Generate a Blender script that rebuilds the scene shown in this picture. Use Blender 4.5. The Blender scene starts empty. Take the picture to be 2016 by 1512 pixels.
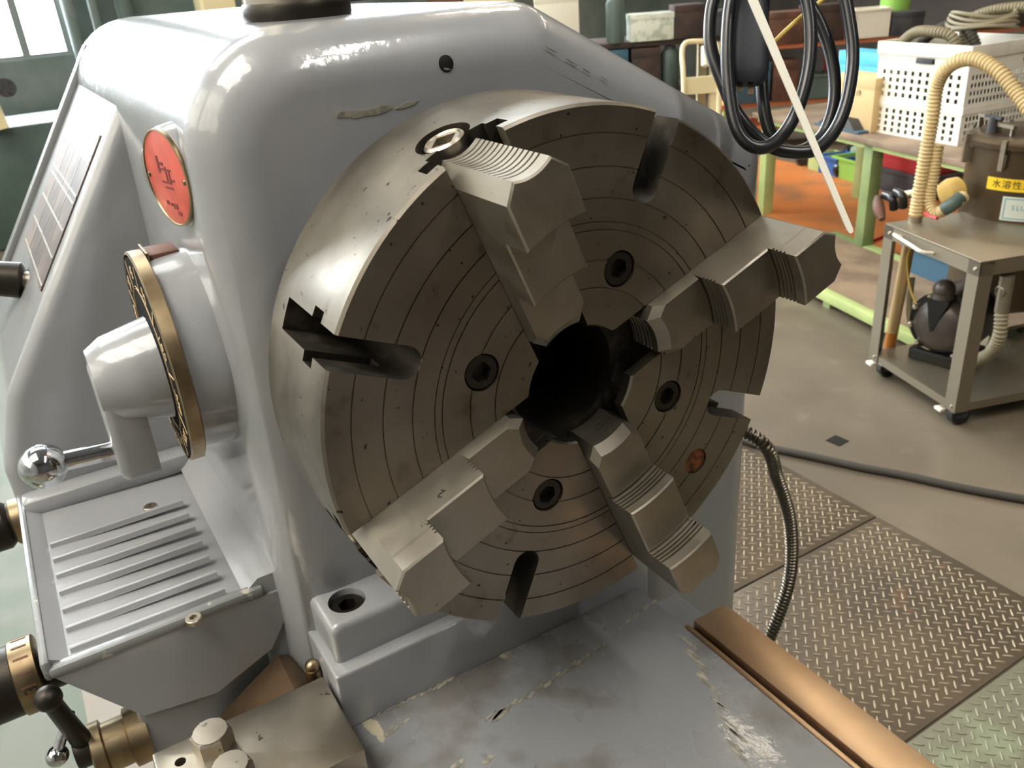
import bpy, bmesh, math, random
from mathutils import Vector, Matrix
V = Vector
PI = math.pi
random.seed(7)
sc = bpy.context.scene
COL = sc.collection

# ------------------------------------------------------------------ camera
FPX = 1681.408                                  # focal length in pixels of the 2016 x 1512 frame
CAM = V((0.584332, -0.4011643, 0.3536981))
RIGHT = V((0.516962, 0.8530317, -0.0713242))
DOWN = V((0.3444188, -0.2835585, -0.8949694))
FWD = V((-0.7836619, 0.4380998, -0.4403891))
cd = bpy.data.cameras.new('camera')
cd.sensor_width = 36.0
cd.lens = 36.0 * FPX / 2016.0
cd.clip_start = 0.02
cd.clip_end = 100
cd.dof.use_dof = True
cd.dof.focus_distance = 0.80
cd.dof.aperture_fstop = 13.6
cam = bpy.data.objects.new('camera', cd)
COL.objects.link(cam)
mw = Matrix.Identity(4)
for i in range(3):
    mw[i][0], mw[i][1], mw[i][2], mw[i][3] = RIGHT[i], -DOWN[i], -FWD[i], CAM[i]
cam.matrix_world = mw
sc.camera = cam

# ------------------------------------------------------------------ world, exposure
sc.view_settings.view_transform = 'Standard'
sc.view_settings.look = 'None'
sc.view_settings.gamma = 1.0
sc.view_settings.use_curve_mapping = False
sc.view_settings.exposure = 0.0
wd = bpy.data.worlds.new('world')
sc.world = wd
wd.use_nodes = True
wd.node_tree.nodes['Background'].inputs['Color'].default_value = (0.75, 0.82, 0.9, 1)
wd.node_tree.nodes['Background'].inputs['Strength'].default_value = 0.6
sc.cycles.use_denoising = True
sc.cycles.max_bounces = 8
sc.cycles.sample_clamp_indirect = 6.0

WIN_COOL = 27.0        # emission of the daylight windows in the far wall
WIN_CREAM = 2.5        # emission of the hazy high windows on the operator side
SKYLIGHT_NEAR = 13.0    # the roof sheets over the operator side, in the sun
SKYLIGHT = 3.5          # emission of the translucent roof sheets
LAMP_FILL = 37.0       # emission of the unseen lamps added to brighten the headstock face
LAMP_WARM = 20.0       # emission of the ceiling lamps
FLOOR = -1.18

# ------------------------------------------------------------------ pixel helpers
def ray(u, v):
    return RIGHT * ((u - 1008) / FPX) + DOWN * ((v - 756) / FPX) + FWD
def onz(u, v, z):
    d = ray(u, v); return CAM + d * ((z - CAM.z) / d.z)
def onx(u, v, x):
    d = ray(u, v); return CAM + d * ((x - CAM.x) / d.x)
def ony(u, v, y):
    d = ray(u, v); return CAM + d * ((y - CAM.y) / d.y)
def at(u, v, k):
    return CAM + ray(u, v) * k
def overxy(u, v, q):
    d = ray(u, v); dh = V((d.x, d.y)); h = V((q[0] - CAM.x, q[1] - CAM.y))
    return CAM + d * (h.dot(dh) / dh.dot(dh))

# ------------------------------------------------------------------ materials
def srgb(r, g, b):
    def f(c):
        c /= 255.0
        return c / 12.92 if c <= 0.04045 else ((c + 0.055) / 1.055) ** 2.4
    return (f(r), f(g), f(b), 1.0)

def mat(name, color, rough=0.5, metal=0.0, coat=0.0, noise=None, bump=None, rvar=None,
        emit=None, trans=0.0, aniso=None, spec=None):
    """noise=(scale, color2, low, high[, stretch]) ; bump=(scale, strength) ; rvar=(scale, amount)"""
    m = bpy.data.materials.new(name)
    m.use_nodes = True
    nt = m.node_tree
    b = nt.nodes['Principled BSDF']
    b.inputs['Base Color'].default_value = color
    b.inputs['Roughness'].default_value = rough
    b.inputs['Metallic'].default_value = metal
    b.inputs['Coat Weight'].default_value = coat
    b.inputs['Coat Roughness'].default_value = 0.06
    b.inputs['Transmission Weight'].default_value = trans
    tc = nt.nodes.new('ShaderNodeTexCoord')
    def ntex(scale, detail=6.0, stretch=None):
        n = nt.nodes.new('ShaderNodeTexNoise')
        n.inputs['Scale'].default_value = scale
        n.inputs['Detail'].default_value = detail
        if stretch:
            mp = nt.nodes.new('ShaderNodeMapping')
            mp.inputs['Scale'].default_value = stretch
            nt.links.new(tc.outputs['Object'], mp.inputs['Vector'])
            nt.links.new(mp.outputs['Vector'], n.inputs['Vector'])
        else:
            nt.links.new(tc.outputs['Object'], n.inputs['Vector'])
        return n
    last = None
    for lay in ([noise] if noise and not isinstance(noise, list) else (noise or [])):
        n = ntex(lay[0], stretch=lay[4] if len(lay) > 4 else None)
        r = nt.nodes.new('ShaderNodeMapRange')
        r.inputs['From Min'].default_value = lay[2]
        r.inputs['From Max'].default_value = lay[3]
        nt.links.new(n.outputs['Fac'], r.inputs['Value'])
        mx = nt.nodes.new('ShaderNodeMix'); mx.data_type = 'RGBA'
        nt.links.new(r.outputs['Result'], mx.inputs['Factor'])
        if last: nt.links.new(last, mx.inputs['A'])
        else: mx.inputs['A'].default_value = color
        mx.inputs['B'].default_value = lay[1]
        last = mx.outputs['Result']
    if last: nt.links.new(last, b.inputs['Base Color'])
    if rvar:
        n = ntex(rvar[0], stretch=rvar[2] if len(rvar) > 2 else None)
        r = nt.nodes.new('ShaderNodeMapRange')
        r.inputs['From Min'].default_value = 0.3; r.inputs['From Max'].default_value = 0.7
        r.inputs['To Min'].default_value = max(0.02, rough - rvar[1]); r.inputs['To Max'].default_value = min(1, rough + rvar[1])
        nt.links.new(n.outputs['Fac'], r.inputs['Value'])
        nt.links.new(r.outputs['Result'], b.inputs['Roughness'])
    if bump:
        bl = bump if isinstance(bump, list) else [bump]
        prev = None
        for q in bl:
            n = ntex(q[0], 4.0, q[2] if len(q) > 2 else None)
            bp = nt.nodes.new('ShaderNodeBump')
            bp.inputs['Strength'].default_value = q[1]
            bp.inputs['Distance'].default_value = 0.002
            nt.links.new(n.outputs['Fac'], bp.inputs['Height'])
            if prev: nt.links.new(prev, bp.inputs['Normal'])
            prev = bp.outputs['Normal']
        nt.links.new(prev, b.inputs['Normal'])
        if coat: nt.links.new(prev, b.inputs['Coat Normal'])
    if emit:
        b.inputs['Emission Color'].default_value = emit[0]
        b.inputs['Emission Strength'].default_value = emit[1]
    if spec is not None: b.inputs['Specular IOR Level'].default_value = spec
    if aniso: b.inputs['Anisotropic'].default_value = aniso
    return m

M = {}
M['paint'] = mat('grey_machine_paint', srgb(150, 151, 153), 0.30, 0, 0.7, noise=(3.5, srgb(138, 140, 142), 0.4, 0.65), bump=[(9, 0.55), (30, 0.30), (90, 0.10)])
M['paint_bed'] = mat('worn_grey_bed_paint', srgb(126, 127, 129), 0.30, 0, 0.5,
                     noise=[(9, srgb(104, 100, 96), 0.5, 0.6), (26, srgb(178, 168, 145), 0.67, 0.70, (0.5, 1.1, 1.0))], bump=[(16, 0.35), (90, 0.15)], rvar=(12, 0.15))
M['paint_edge'] = mat('chipped_paint_edge', srgb(128, 130, 130), 0.35, 0, 0.4, noise=(45, srgb(182, 178, 166), 0.66, 0.69), bump=(60, 0.4))
M['bare_filler'] = mat('bare_filler_under_paint', srgb(152, 147, 132), 0.5, 0.1, noise=(90, srgb(120, 117, 108), 0.45, 0.58))
M['chuck'] = mat('aged_chuck_steel', srgb(138, 131, 120), 0.43, 1.0, noise=[(7, srgb(112, 105, 94), 0.4, 0.65), (28, srgb(98, 87, 73), 0.62, 0.78), (120, srgb(64, 56, 47), 0.67, 0.71)], bump=(120, 0.05), rvar=(18, 0.10))
M['slot'] = mat('dark_slot_wall', srgb(58, 53, 46), 0.6, 0.7, noise=(40, srgb(84, 77, 68), 0.5, 0.65), bump=(90, 0.2))
M['jaw'] = mat('ground_jaw_steel', srgb(162, 155, 143), 0.46, 1.0, noise=[(9, srgb(140, 133, 121), 0.42, 0.62), (70, srgb(80, 70, 58), 0.70, 0.76)], bump=(300, 0.05, (1, 6, 6)), rvar=(30, 0.08))
M['steel'] = mat('worn_steel', srgb(184, 176, 162), 0.38, 1.0, noise=[(14, srgb(164, 154, 138), 0.4, 0.65), (80, srgb(90, 78, 64), 0.68, 0.74)], bump=(140, 0.06))
M['black_steel'] = mat('black_oxide_steel', srgb(60, 56, 51), 0.42, 0.9, bump=(90, 0.08))
M['dark'] = mat('near_black_metal', srgb(26, 24, 22), 0.55, 0.4)  # near-black shared by the bore, stud, way groove, floor square and face disc
M['chrome'] = mat('chrome', srgb(215, 218, 222), 0.10, 1.0, noise=(40, srgb(150, 150, 152), 0.55, 0.7))
M['brass'] = mat('aged_brass', srgb(166, 148, 118), 0.36, 1.0, noise=(20, srgb(130, 112, 86), 0.45, 0.65))
M['copper'] = mat('bronze_way', srgb(214, 184, 152), 0.38, 1.0, noise=(5, srgb(196, 164, 130), 0.45, 0.6), bump=(240, 0.08, (0.4, 6, 6)), rvar=(6, 0.08))
M['bronze_dull'] = mat('oily_bronze_way', srgb(140, 116, 92), 0.40, 0.9, noise=(14, srgb(110, 92, 74), 0.42, 0.62), bump=(60, 0.1))
M['black_face'] = mat('black_dial_enamel', srgb(26, 24, 22), 0.75, 0.0, spec=0.08)
M['gold_print'] = mat('gold_print', srgb(205, 180, 140), 0.6, 0.0, spec=0.2)
M['red'] = mat('red_enamel', srgb(208, 88, 70), 0.38, 0.0, 0.3, noise=(30, srgb(190, 78, 62), 0.45, 0.6))
M['red_print'] = mat('dark_red_print', srgb(120, 40, 34), 0.5)
M['plate_dark'] = mat('etched_nameplate', srgb(84, 72, 66), 0.40, 0.0, noise=(12, srgb(120, 104, 94), 0.45, 0.6), spec=0.25)
M['plate_line'] = mat('nameplate_line', srgb(196, 190, 178), 0.3, 0.7)
M['rubber'] = mat('black_cable_rubber', srgb(26, 27, 29), 0.32, 0, 0.2)
M['plug'] = mat('black_plug_plastic', srgb(34, 37, 44), 0.45)
M['white_strip'] = mat('white_nylon', srgb(222, 218, 205), 0.42)
M['yellow_cord'] = mat('yellow_cord', srgb(222, 190, 96), 0.5)
M['conduit'] = mat('flexible_conduit_steel', srgb(112, 105, 92), 0.32, 1.0)
M['orange_rust'] = mat('rusty_plug', srgb(134, 74, 36), 0.7, 0.2, noise=(120, srgb(70, 42, 24), 0.45, 0.6))
M['rubber_hose'] = mat('dusty_black_hose', srgb(62, 58, 50), 0.7)
M['floor'] = mat('stained_concrete', srgb(118, 106, 89), 0.45, 0, 0, noise=[(1.3, srgb(98, 88, 74), 0.4, 0.65), (6, srgb(128, 116, 98), 0.6, 0.8)], bump=(30, 0.15), rvar=(3, 0.15))
M['floor_orange'] = mat('orange_floor_paint', srgb(212, 128, 66), 0.5, 0, 0, noise=(2.5, srgb(160, 110, 74), 0.45, 0.68), bump=(30, 0.1))
M['floor_green'] = mat('worn_green_floor_paint', srgb(98, 100, 86), 0.6, 0, 0, noise=(6, srgb(84, 92, 74), 0.42, 0.62))
M['plate_b'] = mat('brown_tread_steel', srgb(110, 97, 81), 0.45, 0.5, noise=[(4, srgb(94, 83, 71), 0.42, 0.62), (8, srgb(150, 112, 86), 0.66, 0.76)], bump=(80, 0.1), rvar=(8, 0.1))
M['plate_c'] = mat('green_tread_steel', srgb(122, 119, 100), 0.5, 0.4, noise=(9, srgb(136, 142, 116), 0.52, 0.68), bump=(80, 0.1))
M['bar'] = mat('polished_tread_bar', srgb(180, 165, 140), 0.40, 0.6)
M['bar_c'] = mat('dull_tread_bar', srgb(158, 156, 130), 0.45, 0.5)
M['green'] = mat('light_green_frame_paint', srgb(186, 200, 132), 0.5, 0, 0.1, noise=(5, srgb(168, 184, 118), 0.4, 0.62))
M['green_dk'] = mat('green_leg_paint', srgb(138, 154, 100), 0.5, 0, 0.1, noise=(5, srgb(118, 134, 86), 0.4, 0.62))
M['board'] = mat('brown_board', srgb(150, 128, 104), 0.6, 0, 0, noise=(6, srgb(122, 102, 84), 0.4, 0.62))
M['crate'] = mat('white_crate_plastic', srgb(240, 236, 222), 0.45, noise=(6, srgb(226, 220, 202), 0.45, 0.65))
M['stainless'] = mat('stainless_frame', srgb(152, 142, 124), 0.42, 0.8)
M['tank'] = mat('brown_stainless_tank', srgb(92, 77, 57), 0.36, 0.6, noise=(5, srgb(80, 66, 50), 0.4, 0.65))
M['hose_beige'] = mat('beige_duct_hose', srgb(206, 182, 134), 0.5)
M['hose_grey'] = mat('grey_duct_hose', srgb(140, 130, 104), 0.55)
M['tube_clear'] = mat('cloudy_sight_tube', srgb(178, 150, 104), 0.35)
M['oil'] = mat('amber_fluid', srgb(176, 110, 44), 0.25)
M['yellow_cap'] = mat('amber_plastic_cap', srgb(206, 172, 96), 0.4)
M['motor'] = mat('black_cast_motor', srgb(24, 23, 22), 0.35, 0.1)
M['motor_grey'] = mat('motor_end_bell', srgb(74, 66, 60), 0.38, 0.2)
M['screw'] = mat('bright_screw', srgb(216, 208, 190), 0.25, 1.0)
M['yellow_label'] = mat('yellow_label', srgb(240, 200, 40), 0.5)
M['pale_label'] = mat('pale_label', srgb(206, 214, 200), 0.5)
M['ink'] = mat('black_ink', srgb(36, 34, 26), 0.6)
M['blue_ink'] = mat('blue_ink', srgb(104, 150, 176), 0.6)
M['teal'] = mat('teal_green_wall', srgb(112, 120, 116), 0.6, noise=(2, srgb(84, 98, 92), 0.4, 0.6))
M['teal_dark'] = mat('dark_machine_green', srgb(74, 90, 82), 0.5, noise=(3, srgb(58, 72, 68), 0.4, 0.6))
M['wall'] = mat('pale_grey_wall', srgb(190, 188, 182), 0.8, noise=(1.5, srgb(172, 170, 164), 0.4, 0.6))
M['wall_dark'] = mat('dim_brown_wall', srgb(72, 66, 60), 0.8, noise=(1.2, srgb(58, 53, 49), 0.4, 0.6))
M['ceiling'] = mat('dim_ceiling', srgb(96, 94, 92), 0.9)
M['frame_grey'] = mat('grey_window_frame', srgb(120, 126, 124), 0.5)
M['win_cool'] = mat('daylight_pane', (0.8, 0.9, 1, 1), 0.2, emit=((0.86, 0.94, 1.0, 1), WIN_COOL))
M['win_cream'] = mat('hazy_daylight_pane', (1, 0.95, 0.85, 1), 0.2, emit=((1.0, 0.92, 0.78, 1), WIN_CREAM))
M['skylight'] = mat('translucent_roof_sheet', (0.95, 0.95, 0.92, 1), 0.4, emit=((1.0, 0.97, 0.90, 1), SKYLIGHT))
M['skylight_near'] = mat('sunlit_roof_sheet', (0.95, 0.95, 0.92, 1), 0.4, emit=((1.0, 0.95, 0.86, 1), SKYLIGHT_NEAR))
M['lamp_fill'] = mat('fill_lamp_diffuser', (1, 1, 1, 1), 0.3, emit=((1.0, 0.97, 0.92, 1), LAMP_FILL))
M['lamp_glow'] = mat('lamp_diffuser', (1, 0.95, 0.85, 1), 0.3, emit=((1.0, 0.86, 0.66, 1), LAMP_WARM))
M['cream'] = mat('cream_enamel', srgb(232, 216, 172), 0.45)
M['white'] = mat('white_card', srgb(240, 234, 216), 0.6)
M['brown'] = mat('rusty_brown', srgb(112, 76, 58), 0.65, noise=(9, srgb(84, 58, 46), 0.4, 0.6))
M['brown_dk'] = mat('dark_brown', srgb(70, 52, 44), 0.7, noise=(9, srgb(52, 42, 38), 0.4, 0.6))
M['grey_dk'] = mat('dark_grey', srgb(74, 74, 76), 0.6, noise=(9, srgb(56, 56, 60), 0.4, 0.6))
M['blue_dk'] = mat('dull_blue', srgb(60, 96, 116), 0.5)
M['blue'] = mat('bright_blue', srgb(54, 104, 176), 0.45)
M['cyan'] = mat('cyan_card', srgb(92, 186, 212), 0.5)
M['lime'] = mat('lime_plastic', srgb(150, 204, 92), 0.4)
M['redbox'] = mat('red_plastic', srgb(184, 50, 56), 0.45)
M['manila'] = mat('manila_card', srgb(214, 184, 134), 0.7)
M['film'] = mat('clear_film', srgb(226, 228, 214), 0.25, noise=(20, srgb(186, 196, 178), 0.45, 0.6))
M['glass'] = mat('greenish_jar', srgb(150, 172, 150), 0.15)
M['terracotta'] = mat('terracotta_card', srgb(196, 120, 80), 0.6)

# ------------------------------------------------------------------ mesh helpers
I4 = Matrix.Identity(4)
PINV = {}

def frame(o, x, y, z):
    m = Matrix.Identity(4)
    for i in range(3):
        m[i][0], m[i][1], m[i][2], m[i][3] = x[i], y[i], z[i], o[i]
    return m

def axis_frame(p0, d):
    z = V(d).normalized()
    a = V((0, 0, 1)) if abs(z.z) < 0.9 else V((1, 0, 0))
    x = a.cross(z).normalized(); y = z.cross(x)
    return frame(V(p0), x, y, z)

def obj(name, bm, m, parent=None, angle=38, flat=False, matrix=None):
    me = bm
    if isinstance(bm, bmesh.types.BMesh):
        bmesh.ops.recalc_face_normals(bm, faces=bm.faces)
        me = bpy.data.meshes.new(name)
        bm.to_mesh(me); bm.free()
        if not flat:
            for p in me.polygons: p.use_smooth = True
            me.set_sharp_from_angle(angle=math.radians(angle))
    if m is not None and not me.materials:
        me.materials.append(M[m])
    o = bpy.data.objects.new(name, me)
    COL.objects.link(o)
    if matrix is not None: o.matrix_basis = matrix
    if parent is not None:
        o.parent = parent
        if parent.name in PINV: o.matrix_parent_inverse = PINV[parent.name]
    return o

def thing(name, label, cat, loc=(0, 0, 0), group=None):
    o = bpy.data.objects.new(name, None)
    COL.objects.link(o)
    o.location = loc
    o.empty_display_size = 0.05
    PINV[o.name] = Matrix.Translation(-V(loc))
    return tag(o, label, cat, group)

def tag(o, label, cat, group=None):
    o['label'] = label; o['category'] = cat
    if group: o['group'] = group
    return o

def struct(name, bm, m, **k):
    o = obj(name, bm, m, **k); o['kind'] = 'structure'; return o

def B(): return bmesh.new()

def box(bm, lo, hi, mx=I4, bev=0.0):
    c = (V(lo) + V(hi)) / 2; s = V(hi) - V(lo)
    r = bmesh.ops.create_cube(bm, size=1.0, matrix=mx @ Matrix.Translation(c) @ Matrix.Diagonal((s.x, s.y, s.z, 1)))
    if bev:
        es = list({e for v in r['verts'] for e in v.link_edges})
        bmesh.ops.bevel(bm, geom=es, offset=bev, segments=2, profile=0.5, affect='EDGES')
    return bm

def rings(bm, rr, close=True, cap0=True, cap1=True):
    vs = [[bm.verts.new(p) for p in r] for r in rr]
    n = len(vs[0])
    for a, b in zip(vs, vs[1:]):
        for i in range(n if close else n - 1):
            j = (i + 1) % n
            try: bm.faces.new((a[i], a[j], b[j], b[i]))
            except ValueError: pass
    if close and cap0: bm.faces.new(list(reversed(vs[0])))
    if close and cap1: bm.faces.new(vs[-1])
    return bm

def lathe(bm, prof, mx, seg=48, cap0=True, cap1=True):
    """prof: [(r, z)] round the local z axis of mx"""
    rr = []
    for r, z in prof:
        rr.append([mx @ V((r * math.cos(2 * PI * i / seg), r * math.sin(2 * PI * i / seg), z)) for i in range(seg)])
    return rings(bm, rr, True, cap0, cap1)

def cyl(bm, p0, p1, r0, r1=None, seg=24, bev=0.0):
    r1 = r0 if r1 is None else r1
    p0 = V(p0); p1 = V(p1); L = (p1 - p0).length
    mx = axis_frame(p0, p1 - p0)
    if bev: prof = [(r0 - bev, 0), (r0, bev), (r1, L - bev), (r1 - bev, L)]
    else: prof = [(r0, 0), (r1, L)]
    return lathe(bm, prof, mx, seg)

def ball(bm, c, r, seg=24):
    bmesh.ops.create_uvsphere(bm, u_segments=seg, v_segments=seg // 2, radius=r, matrix=Matrix.Translation(V(c)))
    return bm

def catmull(pts, n):
    P = [V(p) for p in pts]
    P = [P[0] * 2 - P[1]] + P + [P[-1] * 2 - P[-2]]
    out = []
    for i in range(1, len(P) - 2):
        for k in range(n):
            t = k / n
            a, b, c, d = P[i - 1], P[i], P[i + 1], P[i + 2]
            out.append(0.5 * ((2 * b) + (c - a) * t + (2 * a - 5 * b + 4 * c - d) * t * t + (3 * b - a - 3 * c + d) * t ** 3))
    out.append(P[-2])
    return out

def resample(pts, step):
    out = [pts[0].copy()]; acc = 0.0
    for a, b in zip(pts, pts[1:]):
        L = (b - a).length
        if L < 1e-9: continue
        t = step - acc
        while t <= L:
            out.append(a.lerp(b, t / L)); t += step
        acc = (acc + L) % step
    return out

def tube(bm, pts, r, seg=10, sx=1.0):
    """r: number or list per point"""
    n = len(pts)
    tg = [(pts[min(i + 1, n - 1)] - pts[max(i - 1, 0)]).normalized() for i in range(n)]
    a = V((0, 0, 1)) if abs(tg[0].z) < 0.9 else V((1, 0, 0))
    x = a.cross(tg[0]).normalized()
    rr = []
    for i in range(n):
        x = (x - tg[i] * x.dot(tg[i])).normalized(); y = tg[i].cross(x)
        ri = r[i] if isinstance(r, (list, tuple)) else r
        rr.append([pts[i] + x * (ri * sx * math.cos(2 * PI * k / seg)) + y * (ri * math.sin(2 * PI * k / seg)) for k in range(seg)])
    return rings(bm, rr)

def hose(bm, pts, r, pitch, depth, seg=14):
    c = resample(catmull(pts, 24), pitch / 4)
    rad = [r - depth * (0.0 if (i % 4) in (0, 1) else 1.0) for i in range(len(c))]
    return tube(bm, c, rad, seg)

def prism(bm, poly, mx, z0, z1):
    """poly [(x, y)] in the frame mx, extruded along its z"""
    return rings(bm, [[mx @ V((x, y, z)) for x, y in poly] for z in (z0, z1)])

def rprofile(pts, n=6):
    """[(x, y, radius)] closed -> polyline with rounded corners"""
    out = []
    L = len(pts)
    for i in range(L):
        p = V(pts[i][:2]); a = V(pts[i - 1][:2]); b = V(pts[(i + 1) % L][:2]); r = pts[i][2]
        if r <= 0: out.append((p.x, p.y)); continue
        da = (a - p).normalized(); db = (b - p).normalized()
        ang = math.acos(max(-1, min(1, da.dot(db)))) / 2
        d = min(r / math.tan(ang), (a - p).length * 0.49, (b - p).length * 0.49)
        rr = d * math.tan(ang)
        c = p + (da + db).normalized() * (rr / math.sin(ang))
        s = p + da * d - c; e = p + db * d - c
        a0 = math.atan2(s.y, s.x); a1 = math.atan2(e.y, e.x)
        while a1 - a0 > PI: a1 -= 2 * PI
        while a1 - a0 < -PI: a1 += 2 * PI
        for k in range(n + 1):
            t = a0 + (a1 - a0) * k / n
            out.append((c.x + rr * math.cos(t), c.y + rr * math.sin(t)))
    return out

def inset(poly, d):
    """counter-clockwise polygon moved inwards by d"""
    n = len(poly); out = []
    for i in range(n):
        p = V(poly[i]); a = V(poly[i - 1]); b = V(poly[(i + 1) % n])
        e0 = (p - a); e1 = (b - p)
        if e0.length < 1e-7: e0 = e1
        if e1.length < 1e-7: e1 = e0
        n0 = V((-e0.y, e0.x)).normalized(); n1 = V((-e1.y, e1.x)).normalized()
        m = n0 + n1
        m = m / max(0.3, (1 + n0.dot(n1)))
        out.append((p.x + m.x * d, p.y + m.y * d))
    return out

YZX = frame(V((0, 0, 0)), V((0, 1, 0)), V((0, 0, 1)), V((1, 0, 0)))     # local (x, y, z) -> world (y, z, x)

def rounded_block(bm, poly, mx, z_front, z_back, r, n=8, back=True):
    """polygon extruded from z_back up to z_front with a quarter-round front rim"""
    rr = []
    rr.append([mx @ V((x, y, z_back)) for x, y in poly])
    for i in range(n + 1):
        t = i / n * PI / 2
        q = inset(poly, r * (1 - math.cos(t)))
        rr.append([mx @ V((x, y, z_front - r + r * math.sin(t))) for x, y in q])
    return rings(bm, rr)

def boolean(o, cutters):
    for c in cutters:
        md = o.modifiers.new('cut', 'BOOLEAN'); md.object = c; md.operation = 'DIFFERENCE'; md.solver = 'EXACT'
    dg = bpy.context.evaluated_depsgraph_get(); dg.update()
    me = bpy.data.meshes.new_from_object(o.evaluated_get(dg))
    o.modifiers.clear()
    mt = list(o.data.materials)
    o.data = me
    me.materials.clear()
    for q in mt: me.materials.append(q)
    for p in me.polygons: p.use_smooth = True; p.material_index = 0
    me.set_sharp_from_angle(angle=math.radians(35))
    for c in cutters: bpy.data.objects.remove(c)
    return o

def text(name, s, size, m, mx, parent=None, depth=0.0002):
    cu = bpy.data.curves.new(name, 'FONT')
    cu.body = s; cu.size = size; cu.extrude = depth; cu.align_x = 'CENTER'; cu.align_y = 'CENTER'
    cu.resolution_u = 3
    t = bpy.data.objects.new(name, cu); COL.objects.link(t)
    dg = bpy.context.evaluated_depsgraph_get(); dg.update()
    me = bpy.data.meshes.new_from_object(t.evaluated_get(dg))
    bpy.data.objects.remove(t)
    me.transform(mx)
    me.materials.clear(); me.materials.append(M[m])
    return obj(name, me, None, parent)

# ------------------------------------------------------------------ the room
def wall_with_holes(name, mt, mx, w, h, holes):
    """wall in local x (width) / y (height), 0.12 thick along -z, holes = [(x0, x1, y0, y1)]"""
    bm = B()
    xs = sorted({0, w, *[q for hh in holes for q in hh[:2]]}); ys = sorted({0, h, *[q for hh in holes for q in hh[2:]]})
    for a, b in zip(xs, xs[1:]):
        for c, d in zip(ys, ys[1:]):
            cx, cy = (a + b) / 2, (c + d) / 2
            if any(q[0] < cx < q[1] and q[2] < cy < q[3] for q in holes): continue
            box(bm, (a, c, -0.12), (b, d, 0), mx)
    bmesh.ops.remove_doubles(bm, verts=bm.verts, dist=1e-5)
    return struct(name, bm, mt, flat=True)

WIN_N = [0]
def window(mx, x0, x1, y0, y1, nx, ny, pane):
    WIN_N[0] += 1
    w = thing('window_%d' % WIN_N[0], 'bright window with a grey metal frame', 'window', mx @ V(((x0 + x1) / 2, y0, -0.06)))
    del w['category']; del w['label']; w['kind'] = 'structure'
    bm = B(); t = 0.03
    for i in range(nx + 1):
        x = x0 + (x1 - x0) * i / nx; box(bm, (max(x0, x - t), y0, -0.08), (min(x1, x + t), y1, -0.03), mx)
    obj('window_frame', bm, 'frame_grey', w, flat=True)
    for j in range(ny + 1):
        bm = B(); y = y0 + (y1 - y0) * j / ny
        box(bm, (x0, max(y0, y - t), -0.085), (x1, min(y1, y + t), -0.025), mx); obj('window_bar', bm, 'frame_grey', w, flat=True)
    for i in range(nx):
        for j in range(ny):
            bm = B(); dx = (x1 - x0) / nx; dy = (y1 - y0) / ny
            box(bm, (x0 + i * dx + t, y0 + j * dy + t, -0.06), (x0 + (i + 1) * dx - t, y0 + (j + 1) * dy - t, -0.055), mx)
            obj('pane', bm, pane, w, flat=True)

XB, XF, YL, YR, ZC = -7.6, 6.5, -4.0, 8.0, 4.2
WH = ZC - FLOOR
bm = B(); box(bm, (XB, YL, FLOOR - 0.1), (XF, YR, FLOOR)); struct('floor', bm, 'floor', flat=True)
mxc = frame(V((XB, YL, ZC)), V((0, 1, 0)), V((1, 0, 0)), V((0, 0, -1)))     # ceiling: local x along y, local y along x
hc = [(1.2, 5.6, 1.6, 4.4), (0.3, 2.7, 6.2, 9.2)]
mxb = frame(V((XB, YL, FLOOR)), V((0, 1, 0)), V((0, 0, 1)), V((1, 0, 0)))
hb = [(3.05, 4.35, 1.13, 3.9), (0.2, 2.7, 2.3, 4.6), (5.0, 8.6, 2.5, 4.6)]
wall_with_holes('wall_back', 'teal', mxb, YR - YL, WH, hb)
for a, b, c, d in hb: window(mxb, a, b, c, d, 4, 3, 'win_cool')
mxl = frame(V((XF, YL, FLOOR)), V((-1, 0, 0)), V((0, 0, 1)), V((0, 1, 0)))
hl = [(5.0, 7.9, 2.5, 5.0), (8.3, 11.2, 2.5, 5.0)]
wall_with_holes('wall_left', 'wall', mxl, XF - XB, WH, hl)
for a, b, c, d in hl: window(mxl, a, b, c, d, 3, 2, 'win_cream')
mxr = frame(V((XB, YR, FLOOR)), V((1, 0, 0)), V((0, 0, 1)), V((0, -1, 0)))
wall_with_holes('wall_right', 'wall_dark', mxr, XF - XB, WH, [])
wall_with_holes('ceiling', 'ceiling', mxc, YR - YL, XF - XB, hc)
window(mxc, *hc[0], 4, 2, 'skylight')
window(mxc, *hc[1], 3, 3, 'skylight_near')
mxf = frame(V((XF, YR, FLOOR)), V((0, -1, 0)), V((0, 0, 1)), V((-1, 0, 0)))
wall_with_holes('wall_front', 'wall_dark', mxf, YR - YL, WH, [])

# ceiling lamps
def ceiling_lamp(x, y, L=1.6, glow='lamp_glow', label='long warm ceiling lamp hanging above the workshop aisle'):
    t = thing('ceiling_lamp', label, 'lamp', (x, y, ZC - 0.3), 'ceiling lamps')
    bm = B(); box(bm, (x - L / 2, y - 0.16, ZC - 0.24), (x + L / 2, y + 0.16, ZC - 0.2)); obj('housing', bm, 'cream', t, flat=True)
    bm = B(); box(bm, (x - L / 2 + 0.03, y - 0.14, ZC - 0.27), (x + L / 2 - 0.03, y + 0.14, ZC - 0.245)); obj('diffuser', bm, glow, t, flat=True)
    for s in (-1, 1):
        bm = B(); cyl(bm, (x + s * L * 0.35, y, ZC - 0.2), (x + s * L * 0.35, y, ZC), 0.01, seg=8); obj('hanger', bm, 'grey_dk', t)
for x, y in ((-2.95, 2.62), (-4.9, 3.9), (-0.6, 5.6), (-2.9, 6.0), (-5.2, 6.0)):
    ceiling_lamp(x, y)
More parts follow.
